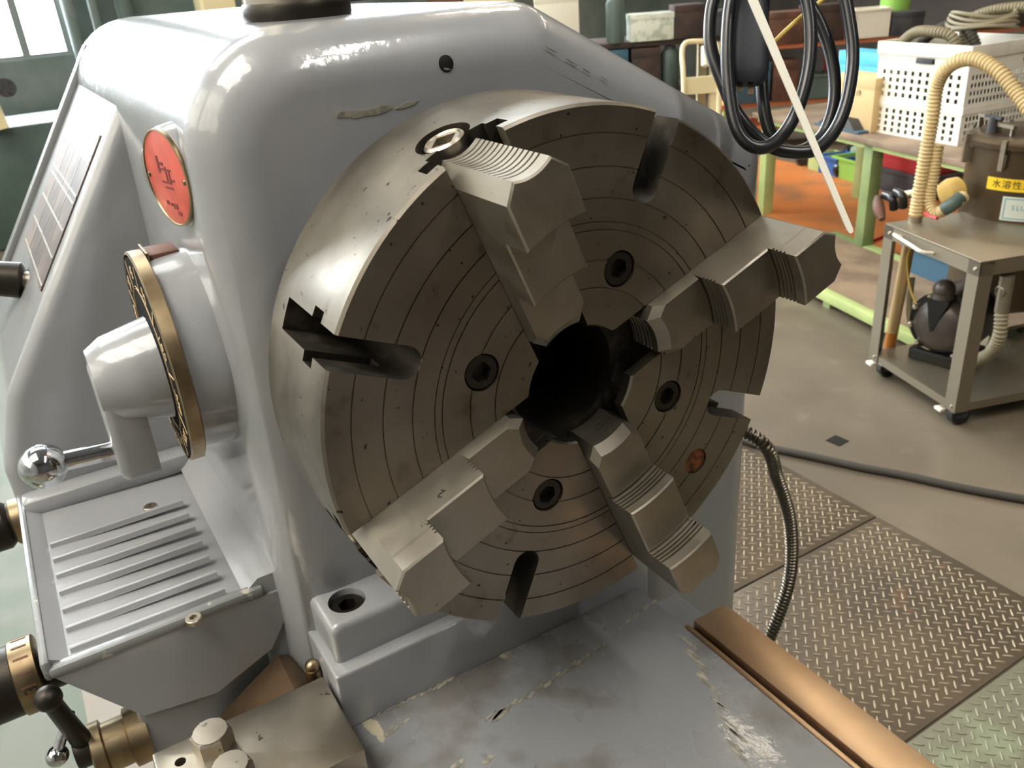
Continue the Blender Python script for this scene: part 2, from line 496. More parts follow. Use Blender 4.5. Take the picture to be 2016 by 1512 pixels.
for x, y in ((1.6, 1.3), (3.4, 1.3)):  # added fill lamps, outside the view
    ceiling_lamp(x, y, 1.6, 'lamp_fill', 'long white fill lamp added out of view over the tailstock end')

# painted floor areas: thin paint films on the concrete
def film(name, poly, mt, z=FLOOR + 0.001):
    bm = B(); rings(bm, [[V((x, y, FLOOR)) for x, y in poly], [V((x, y, z)) for x, y in poly]])
    return struct(name, bm, mt, flat=True)
fo = film('floor_orange_aisle', [(-5.6, 3.62), (-1.2, 3.55), (-1.2, 4.7), (-5.6, 4.9)], 'floor_orange')
fg = film('floor_green_aisle', [(-7.4, -3.2), (0.6, -3.2), (0.6, -0.6), (-7.4, -0.6)], 'floor_green')
bm = B(); s = 0.027; c = V((-1.056, 1.764)); a = math.radians(47)
box(bm, (-s, -s, FLOOR - 0.0005), (s, s, FLOOR + 0.0015), Matrix.Translation((c.x, c.y, 0)) @ Matrix.Rotation(a - PI / 4 + 0.03, 4, 'Z'))
struct('floor_hole_cover', bm, 'dark', flat=True)

# tread plates
def tread_bar_mesh():
    bm = B(); L, W, H = 0.0132, 0.0026, 0.0016
    rings(bm, [[V((L * math.cos(t), W * math.sin(t), 0)) for t in [k * PI / 4 for k in range(8)]],
               [V((L * 0.8 * math.cos(t), W * 0.55 * math.sin(t), H)) for t in [k * PI / 4 for k in range(8)]]])
    me = bpy.data.meshes.new('tread_bar'); bmesh.ops.recalc_face_normals(bm, faces=bm.faces); bm.to_mesh(me); bm.free()
    return me
BAR = {k: tread_bar_mesh() for k in ('bar', 'bar_c')}
for k, me in BAR.items(): me.materials.append(M[k])
def tread_plate(label, x0, x1, y0, y1, mt, bar, near):
    th = 0.006; zt = FLOOR + th
    t = thing('tread_plate', label, 'floor plate', ((x0 + x1) / 2, (y0 + y1) / 2, FLOOR), 'steel tread plates beside the lathe')
    bm = B(); box(bm, (x0 + 0.003, y0, FLOOR + 0.0005), (x1 - 0.003, y1, zt), bev=0.001); obj('plate', bm, mt, t)
    g = 0.0225; spots = []
    n = int(2 / g)
    for i in range(-n, n):
        for j in range(-n, n):
            x = (x0 + x1) / 2 + (i - j) * g * math.sqrt(0.5); y = (y0 + y1) / 2 + (i + j) * g * math.sqrt(0.5)
            if x0 + 0.018 < x < x1 - 0.018 and y0 + 0.018 < y < y1 - 0.015:
                d = V((x, y, zt)) - CAM; w = d.dot(FWD)
                u = d.dot(RIGHT) / w * FPX + 1008; v = d.dot(DOWN) / w * FPX + 756
                ok = 1440 < u < 2040 and 840 < v < 1540
                if ok and v > 1180 and (u - 1430) / 0.766 < v - 1185: ok = False
                spots.append((0 if ok else 1, w, x, y, PI / 4 + (PI / 2 if (i + j) % 2 else 0)))
    spots.sort()
    rest = B()
    for k, (hid, w, x, y, a) in enumerate(spots):
        mx = Matrix.Translation((x, y, zt - 0.0001)) @ Matrix.Rotation(a, 4, 'Z')
        if not hid and k < near:
            obj('tread_bar', BAR[bar], None, t, matrix=mx)
        else:
            b0 = len(rest.verts); rest.from_mesh(BAR[bar]); rest.verts.ensure_lookup_table()
            bmesh.ops.transform(rest, matrix=mx, verts=rest.verts[b0:])
    o = obj('tread_relief', rest, bar, t, flat=True); o['kind'] = 'stuff'
tread_plate('brown steel tread plate beyond the seam, half hidden behind the headstock', -1.25, -0.692, 0.55, 1.5, 'plate_b', 'bar', 150)
tread_plate('brown steel tread plate with bright raised bars beside the bronze way', -0.692, -0.137, 0.55, 1.5, 'plate_b', 'bar', 300)
tread_plate('greenish steel tread plate at the lower right corner', -0.137, 1.3, 0.55, 1.5, 'plate_c', 'bar_c', 200)

# ------------------------------------------------------------------ the four-jaw chuck
R = 0.25
TH = -0.412076
def polar(a):
    return V((0, math.cos(a), math.sin(a))), V((0, -math.sin(a), math.cos(a)))
XA = V((1, 0, 0))
chuck = thing('lathe_chuck', 'large round four-jaw chuck of aged steel facing the camera', 'chuck', (-0.144, 0, -0.25))
prof = [(0.0575, -0.144), (0.235, -0.144), (0.25, -0.140), (0.25, -0.0025), (0.2475, 0.0)]
for r0, w in ((0.226, .0013), (0.1987, .0013), (0.1724, .0013), (0.152, .0009), (0.1451, .0013), (0.1187, .0028), (0.0934, .0013)):
    prof += [(r0 + w / 2, 0), (r0 + w * 0.4, -0.0012), (r0 - w * 0.4, -0.0012), (r0 - w / 2, 0)]
prof += [(0.0595, 0), (0.0575, -0.002)]
bm = B()
seg = 160
rr = [[V((x, r * math.cos(2 * PI * i / seg), r * math.sin(2 * PI * i / seg))) for i in range(seg)] for r, x in prof]
rings(bm, rr + [rr[0]], True, False, False)
bmesh.ops.remove_doubles(bm, verts=bm.verts, dist=1e-6)
body = obj('body', bm, 'chuck', chuck)
cut = B()
for k in range(4):
    u, t = polar(TH + PI / 4 + k * PI / 2)
    fr = frame(V((0, 0, 0)), t, XA, u)                       # local x = tangential, y = axial, z = radial
    q = [(-.0287, .01), (-.0287, -.012), (-.040, -.012), (-.040, -.028), (-.0287, -.028), (-.0287, -.034), (.0287, -.034), (.0287, -.028), (.040, -.028), (.040, -.012), (.0287, -.012), (.0287, .01)]
    prism(cut, q, fr, 0.0405, 0.27)
    u, t = polar(TH + k * PI / 2)
    fr = frame(V((0, 0, 0)), t, u, XA)                       # outline in the face plane
    q = [(.0143, .27), (-.0143, .27)] + [(-.0143 * math.cos(a), .1715 + .0143 - .0143 * math.sin(a)) for a in [PI * i / 10 for i in range(11)]]
    prism(cut, q, fr, -0.110, 0.01)
    lathe(cut, [(.0172, -.016), (.0172, .01)], frame(u * 0.1118, t, u, XA), 28)
u, t = polar(math.radians(-43.6))
lathe(cut, [(.0145, -.006), (.0145, .01)], frame(u * 0.196, t, u, XA), 24)
bmesh.ops.recalc_face_normals(cut, faces=cut.faces)
c1 = obj('cut_a', cut, 'chuck')
cut = B()
for k in range(4):
    u, t = polar(TH + k * PI / 2)                            # undercut of each tee slot
    box(cut, (-.0235, -.052, .19), (.0235, -.032, .27), frame(V((0, 0, 0)), t, XA, u))
    u, t = polar(TH + PI / 4 + k * PI / 2)
    cyl(cut, u * 0.21 + XA * -0.053, u * 0.27 + XA * -0.053, 0.0245, seg=36)
bmesh.ops.recalc_face_normals(cut, faces=cut.faces)
c2 = obj('cut_b', cut, 'chuck')
boolean(body, [c1, c2])
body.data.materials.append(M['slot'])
for p in body.data.polygons:                                 # walls of the slots take a darker metal than the face
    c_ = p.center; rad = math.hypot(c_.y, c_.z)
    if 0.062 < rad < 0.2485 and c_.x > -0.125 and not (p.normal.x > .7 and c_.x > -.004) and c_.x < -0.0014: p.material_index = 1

# cap screws, operating screws, plug, bore
def socket_screw(bm, mx, r, hexr, h, depth):
    """round head with hexagon socket, local z = outwards, top at z=0"""
    seg = 24
    hx = lambda rad, z: [mx @ V((rad * hexat(i) * math.cos(2 * PI * i / seg), rad * hexat(i) * math.sin(2 * PI * i / seg), z)) for i in range(seg)]
    def hexat(i):
        a = (2 * PI * i / seg) % (PI / 3) - PI / 6
        return math.cos(PI / 6) / math.cos(a)
    ci = lambda rad, z: [mx @ V((rad * math.cos(2 * PI * i / seg), rad * math.sin(2 * PI * i / seg), z)) for i in range(seg)]
    return rings(bm, [ci(r, -h), ci(r, -0.001), ci(r - 0.001, 0), hx(hexr, 0), hx(hexr * 0.97, -depth)])
bm = B(); socket_screw(bm, I4, 0.0162, 0.0098, 0.012, 0.008)
me = None
for k in range(4):
    u, t = polar(TH + k * PI / 2)
    mx = frame(u * 0.1118 + XA * -0.0015, t, u, XA)
    if me is None:
        o = obj('cap_screw', bm, 'black_steel', chuck, matrix=mx); me = o.data
    else: obj('cap_screw', me, None, chuck, matrix=mx)
me = None
bm = B()
sq = lambda rad, z: [V((rad * s(i) * math.cos(2 * PI * i / 32), rad * s(i) * math.sin(2 * PI * i / 32), z)) for i in range(32)]
def s(i):
    a = (2 * PI * i / 32) % (PI / 2) - PI / 4
    return math.cos(PI / 4) / math.cos(a)
ci = lambda rad, z: [V((rad * math.cos(2 * PI * i / 32), rad * math.sin(2 * PI * i / 32), z)) for i in range(32)]
rings(bm, [ci(.018, -.03), ci(.018, -.002), ci(.016, 0), ci(.0155, 0), ci(.014, -.0015), sq(.0125, -.0015), sq(.0120, -.010)])
for k in range(4):
    u, t = polar(TH + PI / 4 + k * PI / 2)
    mx = frame(u * 0.2485 + XA * -0.053, t, XA, u)
    if me is None:
        o = obj('operating_screw', bm, 'steel', chuck, matrix=mx); me = o.data
    else: obj('operating_screw', me, None, chuck, matrix=mx)
u, t = polar(math.radians(-43.6))
bm = B(); lathe(bm, [(.0143, -.006), (.0143, -.0025), (.011, -.002)], frame(u * 0.196, t, u, XA), 24)
o = obj('plug', bm, 'orange_rust', chuck); o['label'] = 'round rusty orange plug set in the chuck face'
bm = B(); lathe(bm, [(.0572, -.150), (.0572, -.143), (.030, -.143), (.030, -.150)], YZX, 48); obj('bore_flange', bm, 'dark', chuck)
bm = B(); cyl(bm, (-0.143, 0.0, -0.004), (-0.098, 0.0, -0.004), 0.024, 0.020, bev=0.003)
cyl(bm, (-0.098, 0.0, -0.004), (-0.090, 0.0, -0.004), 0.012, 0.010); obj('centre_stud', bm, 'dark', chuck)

# jaws
W2, CH = 0.0284, 0.0016
def arc(t, sag, w): return sag * (1 - (t / w) ** 2)
NA = 12
def jaw_piece(bm, fr, r_in, r_out, h, kind_out, gin, gout, base=-0.030, kind_in='arc', ch=None):
    ch = ch or CH
    ts = [-W2 + 2 * W2 * i / NA for i in range(NA + 1)]
    if kind_out == 'tip':
        w = 0.017
        to = [w - 2 * w * i / NA for i in range(NA + 1)]
        out_pts = [(W2, r_out - 0.0135, 0), (w, r_out, 0)] + [(t * .985, r_out - arc(t * .985, 0.0042, w), 1) for t in to] + [(-w, r_out, 0), (-W2, r_out - 0.0135, 0)]
    else:
        out_pts = [(t, r_out + arc(t, 0.0032, W2), 0) for t in reversed(ts)]
    if kind_in == 'end':
        w = 0.019
        outline = [(-W2, r_in + 0.011, 0), (-w, r_in, 0)] + [((t / W2) * w * .985, r_in + arc((t / W2) * w * .985, 0.0035, w), -1) for t in ts] + [(w, r_in, 0), (W2, r_in + 0.011, 0)] + out_pts
    else:
        outline = [(t, r_in + arc(t, 0.0032, W2), -1) for t in ts] + out_pts
    hs = [base]
    for g in gin + gout: hs += [g - .0012, g - .0006, g + .0006, g + .0012]
    hs = sorted(set(hs + [h - ch]))
    dep = lambda z, gl, d: d if any(abs(z - g) < .0009 for g in gl) else 0.0
    rr = []
    for z in hs:
        di, do = dep(z, gin, .0022), dep(z, gout, .0026)
        rr.append([fr @ V((t, r + (di if f == -1 else (-do if f == 1 else 0)), z)) for t, r, f in outline])
    ins = inset([(t, r) for t, r, f in outline], CH)
    rr.append([fr @ V((t, r + ((ch - CH) * 1.3 if o_[2] == -1 or (kind_in == 'end' and r < r_in + .013) else 0), h)) for (t, r), o_ in zip(ins, outline)])
    rings(bm, rr)
def jaw(angle, tip, label):
    u, t = polar(angle)
    fr = frame(V((0, 0, 0)), t, u, XA)
    bm = B()
    s0 = tip - 0.173
    jaw_piece(bm, fr, s0 - 0.004, s0 + 0.060, 0.0155, 'in', [-.024, -.0185, -.013, -.0075, -.002], [], kind_in='end', ch=.008)
    jaw_piece(bm, fr, s0 + 0.060, s0 + 0.120, 0.046, 'in', [.021, .0255, .030, .0345], [])
    jaw_piece(bm, fr, s0 + 0.120, tip, 0.0775, 'tip', [.051, .0555, .060, .0645], [-.022 + i * .0071 for i in range(13)])
    o = obj('jaw', bm, 'jaw', chuck, angle=30)
    o['label'] = label
    return o, u, t
j3, u3, t3 = jaw(TH + PI / 4, 0.2590, 'stepped steel jaw reaching out past the right rim')
j1, u1, t1 = jaw(TH + 3 * PI / 4, 0.2425, 'stepped steel jaw with a row of grooves across its upper end')
j2, u2, t2 = jaw(TH + 5 * PI / 4, 0.2450, 'stepped steel jaw stamped with the number 2 at lower left')
j4, u4, t4 = jaw(TH + 7 * PI / 4, 0.2370, 'stepped steel jaw at lower right with lit grooved steps')
# stamped 2 on the upper flank of the lower-left jaw
nrm = -t2
c = u2 * 0.168 + nrm * (W2 + 0.0002) + XA * 0.031
text('stamped_number', '2', 0.015, 'ink', frame(c, -XA * 0.75 + u2 * 0.35, (u2 * 0.75 + XA * 0.35), nrm), j2)

# ------------------------------------------------------------------ the headstock
hs = thing('lathe_headstock', 'grey glossy painted lathe headstock behind the chuck', 'headstock', (-0.5, 0, -0.42))
XFACE = -0.184
profA = rprofile([(-.276, -.44, 0), (.21, -.44, 0), (.21, -1.175, 0), (.432, -1.175, 0), (.436, .138, .05), (.102, .320, .07), (-.258, .320, .11)], 10)
bm = B(); rounded_block(bm, profA, YZX, XFACE, -1.06, 0.055, 10); obj('housing', bm, 'paint', hs, angle=50)
profB = rprofile([(-.05, -.44, 0), (-.05, .300, 0), (-.212, .300, .03), (-.478, -.095, .10), (-.512, -.20, .05), (-.512, -.44, .02)][::-1], 8)
profB = profB if sum((a[0] * b[1] - b[0] * a[1]) for a, b in zip(profB, profB[1:] + profB[:1])) > 0 else profB[::-1]
bm = B(); rounded_block(bm, profB, YZX, -0.598, -1.05, 0.02, 6); obj('gear_cover', bm, 'paint', hs, angle=50)
# far rim of the sloping cover
sl_a = V((0, -.212, .300)); sl_b = V((0, -.478, -.095)); sld = (sl_b - sl_a).normalized(); sln = V((0, sld.z, -sld.y)).normalized()
if sln.z < 0: sln = -sln
sfr = lambda x, s, h=0.0: frame(sl_a + sld * s + XA * x + sln * h, V((-1, 0, 0)), sld, sln)
bm = B(); box(bm, (0, 0.02, -0.004), (.03, 0.42, 0.010), sfr(-1.015, 0), bev=0.004); obj('cover_rim', bm, 'paint_edge', hs)
# nameplate: dark etched sheet with ruled light lines
bm = B(); box(bm, (0, 0, 0), (.300, .215, 0.002), sfr(-0.635, 0.125)); npl = obj('nameplate', bm, 'plate_dark', hs, flat=True)
npl['label'] = 'dark etched chart plate ruled with pale lines'
for i, sv in enumerate((0.0, .026, .036, .082, .092, .13, .168, .207)):
    bm = B(); box(bm, (.004, sv + .001, 0.002), (.296, sv + (.007 if i == 0 else .0035), 0.0026), sfr(-0.635, 0.125)); obj('ruled_line', bm, 'plate_line', npl, flat=True)
for xv in (.075, .150, .222):
    bm = B(); box(bm, (xv, .038, 0.002), (xv + .003, .207, 0.0024), sfr(-0.635, 0.125)); obj('ruled_line', bm, 'plate_line', npl, flat=True)
# dark disc high on the face, painted in for the shade inside a hole
bm = B(); hp = onx(878, 125, XFACE - 0.001)
n = V((0.985, 0.0, 0.17)).normalized()
lathe(bm, [(.0078, -.003), (.0078, .0004), (.0070, .0007)], axis_frame(hp, n), 20); obj('hole_shade_disc', bm, 'dark', hs)
# round red plate on the operator side
a = math.radians(13); nn = V((math.sin(a), -math.cos(a), 0.02)).normalized()
pc = V((-0.276, -0.2700, 0.197))
rf = frame(pc, V((math.cos(a), math.sin(a), 0)), V((0, 0, 1)), nn)
bm = B(); lathe(bm, [(.044, -.001), (.044, .0015), (.042, .0022)], rf, 48); rp = obj('red_plate', bm, 'red', hs); rp['label'] = 'round red enamel plate with dark characters'
bm = B(); lathe(bm, [(.0455, -.0015), (.0455, .0025), (.0438, .0030), (.0432, .0018)], rf, 48, True, False); obj('plate_rim', bm, 'brass', rp)
bm = B(); lathe(bm, [(.050, -.022), (.047, -.004), (.0458, -.0012)], rf, 48); obj('plate_boss', bm, 'paint', rp)
for (px, py, w, h) in ((-.012, .012, .004, .016), (-.006, .013, .010, .003), (-.006, .008, .012, .002), (.002, .004, .003, .014), (.008, .008, .010, .002), (.008, .002, .003, .014), (.012, -.001, .010, .002), (-.002, -.004, .018, .002), (.002, -.009, .016, .002),
                       (-.010, -.024, .005, .004), (-.002, -.025, .005, .003), (.006, -.026, .009, .005), (.012, -.032, .008, .004)):
    bm = B(); box(bm, (px - w / 2, py - h / 2, .0022), (px + w / 2, py + h / 2, .0026), rf); obj('character_stroke', bm, 'red_print', rp, flat=True)
for px in (-.038, .038):
    bm = B(); lathe(bm, [(.0028, .002), (.0022, .0036)], rf @ Matrix.Translation((px, 0, 0)), 12); obj('rivet', bm, 'brass', rp)
# small round metal cap beside it
bm = B(); lathe(bm, [(.026, -.012), (.026, .003), (.022, .005)], axis_frame((-0.385, -0.2665, 0.185), (.12, -1, 0)), 32); obj('sight_cap', bm, 'steel', hs)

# speed dial and lever on the operator side
DC = V((-0.335, 0, 0.004))
yax = frame(DC, V((-1, 0, 0)), V((0, 0, 1)), V((0, 1, 0)))     # local z = +y
dial = B(); lathe(dial, [(.104, -.302), (.106, -.285), (.108, -.262), (.122, -.255)], yax, 64); bo = obj('dial_boss', dial, 'paint', hs)
bm = B(); lathe(bm, [(.112, -.3175), (.115, -.3160), (.115, -.3035), (.112, -.3020), (.090, -.3020), (.090, -.3140), (.1085, -.3140), (.1095, -.3175)], yax, 72, False, False); obj('brass_ring', bm, 'brass', bo)
bm = B(); lathe(bm, [(.109, -.3172), (.109, -.3060)], yax, 64); df = obj('dial_face', bm, 'black_face', bo)
yf = -0.3178
def dialmark(a0, r0, r1, w):
    d = V((math.cos(a0), 0, math.sin(a0))); s_ = V((-math.sin(a0), 0, math.cos(a0)))
    bm = B(); box(bm, (r0, -w / 2, 0), (r1, w / 2, .0005), frame(DC + V((0, yf + .0004, 0)), d, s_, V((0, -1, 0)))); return bm
for k in range(10):
    obj('dial_line', dialmark(math.radians(36 * k + 8), .078, .108, .0022), 'gold_print', bo, flat=True)
bm = B(); lathe(bm, [(.079, -.3180), (.079, -.3170), (.0765, -.3170), (.0765, -.3180)], yax, 64, False, False); obj('dial_circle', bm, 'gold_print', bo)
for k, sn in enumerate(('735', '370', '180', '90', '45', '22', '1100', '540', '270', '1450')):
    a0 = math.radians(36 * k + 26 - 36 * 2); d = V((math.cos(a0), 0, math.sin(a0))); s_ = V((math.sin(a0), 0, -math.cos(a0)))
    text('dial_number', sn, 0.019, 'gold_print', frame(DC + V((0, yf, 0)) + d * 0.093, s_, d, V((0, -1, 0))), bo)
bm = B(); box(bm, (-.375, -.299, .098), (-.335, -.268, .114), bev=.002); it_ = obj('index_tag', bm, 'brown', bo)
bm = B(); box(bm, (-.378, -.3015, .094), (-.332, -.2985, .117), bev=.001); obj('tag_frame', bm, 'brass', it_)
# lever: hub, arm, chrome rod and ball
LC = DC
bm = B(); lathe(bm, [(.036, -.383), (.046, -.366), (.056, -.318), (.050, -.314)], frame(LC + V((0, 0, -.010)), V((-1, 0, 0)), V((0, 0, 1)), V((0, 1, 0))), 40); lv = obj('speed_lever', bm, 'paint', hs); lv['label'] = 'grey lever hub with a chrome rod and ball'
bm = B()
q = rprofile([(-.040, .012, .02), (-.024, -.125, .018), (.024, -.125, .018), (.040, .012, .02)], 5)
rounded_block(bm, q, frame(V((LC.x, 0, LC.z)), V((1, 0, 0)), V((0, 0, 1)), V((0, -1, 0))), 0.385, 0.345, 0.012, 5); obj('lever_arm', bm, 'paint', lv)
bm = B(); cyl(bm, (-.335, -.375, -.0855), (-.335, -.437, -.0805), .0105, bev=.001); obj('lever_rod', bm, 'chrome', lv)
bm = B(); ball(bm, (-.335, -.452, -.0795), .0235, 32); obj('lever_ball', bm, 'chrome', lv)

# tool tray: box with recessed top, seven ribs, two screws
ZT = -0.250
bm = B()
front = [(-.508, ZT), (-.438, -.352), (-.361, -.364), (-.292, -.336), (-.268, -.300), (-.268, ZT - .012)]
rim_o = [(-.508, -.2285), (-.508, -.615), (-.262, -.615), (-.262, -.245), (-.290, -.2285)]
# outer walls
xf, xb = -.2285, -.615
fo_ = [V((xf, y, z)) for y, z in front]; fb_ = [V((xb, y, z)) for y, z in front]
rings(bm, [fb_, fo_], True, True, True)
tray = obj('tool_tray', bm, 'paint', hs, angle=45)
tray['label'] = 'shallow ribbed tool tray cast on the operator side'
# rims round the recess
bm = B(); box(bm, (-.615, -.510, ZT - .012), (-.2285, -.501, ZT + .012), bev=.004); obj('tray_rim', bm, 'paint_edge', tray)
bm = B(); rings(bm, [[V((x, -.503, ZT + .010)), V((x, -.480, ZT - .004)), V((x, -.505, ZT - .006))] for x in (-.600, -.236)]); obj('tray_slope', bm, 'paint', tray)
bm = B(); box(bm, (-.600, -.505, ZT - .010), (-.560, -.29, ZT + .020), bev=.010); obj('tray_rim', bm, 'paint', tray)
bm = B(); rings(bm, [[V((x, -.306, ZT - .002)), V((x, -.288, ZT + .012)), V((x, -.262, ZT + .012)), V((x, -.262, ZT - .02))] for x in (-.600, -.232)]); obj('tray_shoulder', bm, 'paint', tray)
bm = B(); box(bm, (-.240, -.505, ZT - .010), (-.226, -.285, ZT + .003), bev=.004); obj('tray_rim', bm, 'paint_edge', tray)
for i in range(7):
    x = -.470 + i * .0365
    bm = B()
    q = [(-.0055, -.003), (.0055, -.003), (.003, .0032), (0, .0042), (-.003, .0032)]
    rings(bm, [[V((x + a_, y, ZT + b_)) for a_, b_ in q] for y in (-.482 + .0015 * 0, -.322)])
    obj('tray_rib', bm, 'paint', tray)
me = None
for p_ in (onz(297, 1000, ZT), onz(382, 1220, ZT)):
    mx = frame(V((p_.x, p_.y, ZT + .0035)), XA, V((0, 1, 0)), V((0, 0, 1)))
    if me is None:
        bm = B(); socket_screw(bm, I4, .0088, .0045, .006, .004); me = obj('tray_screw', bm, 'steel', tray, matrix=mx).data
    else: obj('tray_screw', me, None, tray, matrix=mx)
# lower gearbox body under the tray
bm = B(); q = rprofile([(-.445, -.80, .01), (-.27, -.80, 0), (-.27, -.345, 0), (-.445, -.345, .01)], 4)
rounded_block(bm, q, YZX, -.242, -1.05, .008, 4); obj('gearbox_body', bm, 'paint', hs)

# base flange with bolt, ledge below it
bm = B(); q = rprofile([(-.246, -.42, 0), (.165, -.42, 0), (.165, -.257, .012), (-.246, -.257, .012)], 4)
rounded_block(bm, q, YZX, -.126, -.24, .008, 4); bfl = obj('base_flange', bm, 'paint', hs)
bm = B(); q = rprofile([(-.254, -.42, 0), (.166, -.42, 0), (.166, -.306, .004), (-.254, -.306, .004)], 3)
rounded_block(bm, q, YZX, -.1085, -.24, .003, 3); obj('base_ledge', bm, 'paint', hs)
c = B(); bp = V((-.1605, -.213, -.257)); cyl(c, bp + V((0, 0, -.03)), bp + V((0, 0, .02)), .0205, seg=32); cc = obj('cut_c', c, 'paint'); boolean(bfl, [cc])
bm = B(); socket_screw(bm, frame(bp + V((0, 0, -.006)), XA, V((0, 1, 0)), V((0, 0, 1))), .0185, .0105, .02, .014); obj('base_bolt', bm, 'black_steel', hs)
# fillet of casting between tray, flange and front way
bm = B(); q = rprofile([(-.300, -.60, 0), (-.24, -.60, 0), (-.24, -.262, 0), (-.262, -.262, .03), (-.300, -.31, .02)], 5)
rounded_block(bm, q, YZX, -.232, -.62, .02, 4); obj('casting_web', bm, 'paint', hs)
# green-yellow oil nipple near the front way
bm = B(); np_ = V((-.175, -.262, -.345)); cyl(bm, np_ + V((0, 0, -.03)), np_ + V((0, 0, .004)), .010, .009, 16); ball(bm, np_ + V((0, 0, .008)), .0085, 16); obj('oil_nipple', bm, 'brass', hs)

# controls below the tray
def ydrum(name, parent, c, prof, mt, seg=40):
    bm = B(); lathe(bm, prof, frame(V((c[0], 0, c[1])), V((-1, 0, 0)), V((0, 0, 1)), V((0, 1, 0))), seg); return obj(name, bm, mt, parent)
kb = ydrum('feed_knob', hs, (-.335, -.322), [(.020, -.690), (.034, -.685), (.040, -.66), (.040, -.548)], 'black_steel'); kb['label'] = 'black feed knob with a numbered brass ring under the tray'
ydrum('number_ring', kb, (-.335, -.322), [(.0405, -.548), (.0425, -.5465), (.0425, -.5235), (.0405, -.522)], 'brass')
ydrum('knob_shaft', kb, (-.335, -.322), [(.026, -.522), (.026, -.44)], 'black_steel')
for k in range(9):
    a0 = math.radians(20 + k * 22); d = V((math.cos(a0), 0, math.sin(a0))); s_ = V((-math.sin(a0), 0, math.cos(a0)))
    bm = B(); box(bm, (-.0075, -.0012, 0), (.0075, .0012, .0006), frame(V((-.335, -.535, -.322)) + d * .0424, V((0, 1, 0)), s_, d)); obj('ring_mark', bm, 'brown', kb, flat=True)
a0 = math.radians(14); d = V((math.cos(a0), 0, math.sin(a0))); s_ = V((-math.sin(a0), 0, math.cos(a0)))
text('ring_number', '3', .019, 'ink', frame(V((-.335, -.535, -.322)) + d * .0426, s_, V((0, 1, 0)), d), kb)
k2 = ydrum('rear_knob', hs, (-.72, -.335), [(.022, -.62), (.036, -.61), (.036, -.545), (.030, -.538), (.030, -.50)], 'black_steel')
ydrum('knob_collar', k2, (-.72, -.335), [(.032, -.536), (.034, -.534), (.034, -.515), (.032, -.513)], 'brass')
k3 = ydrum('selector_shaft', hs, (-.262, -.402), [(.030, -.500), (.033, -.498), (.033, -.486), (.028, -.484), (.028, -.462), (.034, -.460), (.034, -.44)], 'brass'); k3['label'] = 'brass collared selector shaft with ball levers'
ydrum('selector_hub', k3, (-.262, -.390), [(.018, -.515), (.020, -.512), (.020, -.492)], 'black_steel')
hp_ = V((-.262, -.503, -.385)); b1 = onx(95, 1375, -.225)
bm = B(); cyl(bm, hp_, b1, .011, .009, 16); obj('black_lever', bm, 'black_steel', k3)
bm = B(); ball(bm, b1, .0135, 24); obj('black_ball', bm, 'black_steel', k3)
r0 = onx(138, 1402, -.262); r1 = onx(114, 1478, -.255)
bm = B(); cyl(bm, r0, r1, .0052, .0058, 16); obj('chrome_lever', bm, 'chrome', k3)
bm = B(); ball(bm, onx(113, 1488, -.254), .0118, 24); obj('chrome_ball', bm, 'chrome', k3)
# upper black knob on the sloping cover
kp = onx(42, 552, -.80)
bm = B(); lathe(bm, [(.018, .055), (.024, .050), (.026, .0), (.020, -.004)], axis_frame(kp, (-.25, -.95, .25)), 28); ck = obj('cover_knob', bm, 'black_steel', hs)
bm = B(); lathe(bm, [(.0235, .052), (.019, .075), (.012, .080)], axis_frame(kp, (-.25, -.95, .25)), 28); obj('knob_cap', bm, 'chrome', ck)
bm = B(); cyl(bm, kp + V((.02, .07, -.02)), kp, .014, seg=20); obj('knob_stem', bm, 'steel', ck)

# chipped and bare patches in the paint
rc = random.Random(3)
def chip(name, parent, o_, ex, ey, ez, L, W, mt):
    bm = B(); n_ = 18; pts_ = []
    for i in range(n_):
        a_ = 2 * PI * i / n_; k_ = rc.uniform(.55, 1.0)
        pts_.append((L / 2 * k_ * math.cos(a_), W / 2 * rc.uniform(.45, 1.0) * math.sin(a_)))
    fr_ = frame(o_, ex, ey, ez)
    rings(bm, [[fr_ @ V((x, y, z_)) for x, y in pts_] for z_ in (-.0004, .0005)])
    return obj(name, bm, mt, parent, flat=True)
fx = XFACE + .0002
for u_, v_, L, W, ang in ((735, 219, .055, .0085, .10), (690, 224, .030, .008, .0), (800, 207, .030, .005, .15), (880, 136, .010, .003, -.3)):
    p_ = onx(u_, v_, fx); chip('paint_chip', hs, p_, V((0, math.cos(ang), math.sin(ang))), V((0, -math.sin(ang), math.cos(ang))), XA, L, W, 'bare_filler')
for u_, v_, L in ((1085, 98, .018), (1125, 122, .020), (1155, 140, .014), (1190, 155, .012)):
    p_ = onx(u_, v_, fx); chip('paint_chip', hs, p_, V((0, .86, -.5)), V((0, .5, .86)), XA, L, .0016, 'bare_filler')

# steel post on top
pst = thing('steel_post', 'dark round steel post standing on top of the headstock', 'post', (-.345, -.098, .320))
bm = B(); lathe(bm, [(.054, 0), (.055, .003), (.055, .013), (.053, .0165), (.048, .0165)], Matrix.Translation((-.345, -.098, .3195)), 56); obj('base_ring', bm, 'black_steel', pst)
bm = B(); lathe(bm, [(.0505, .0165), (.0505, .05), (.0505, .16), (.046, .165)], Matrix.Translation((-.345, -.098, .3195)), 56); obj('post_body', bm, 'steel', pst)
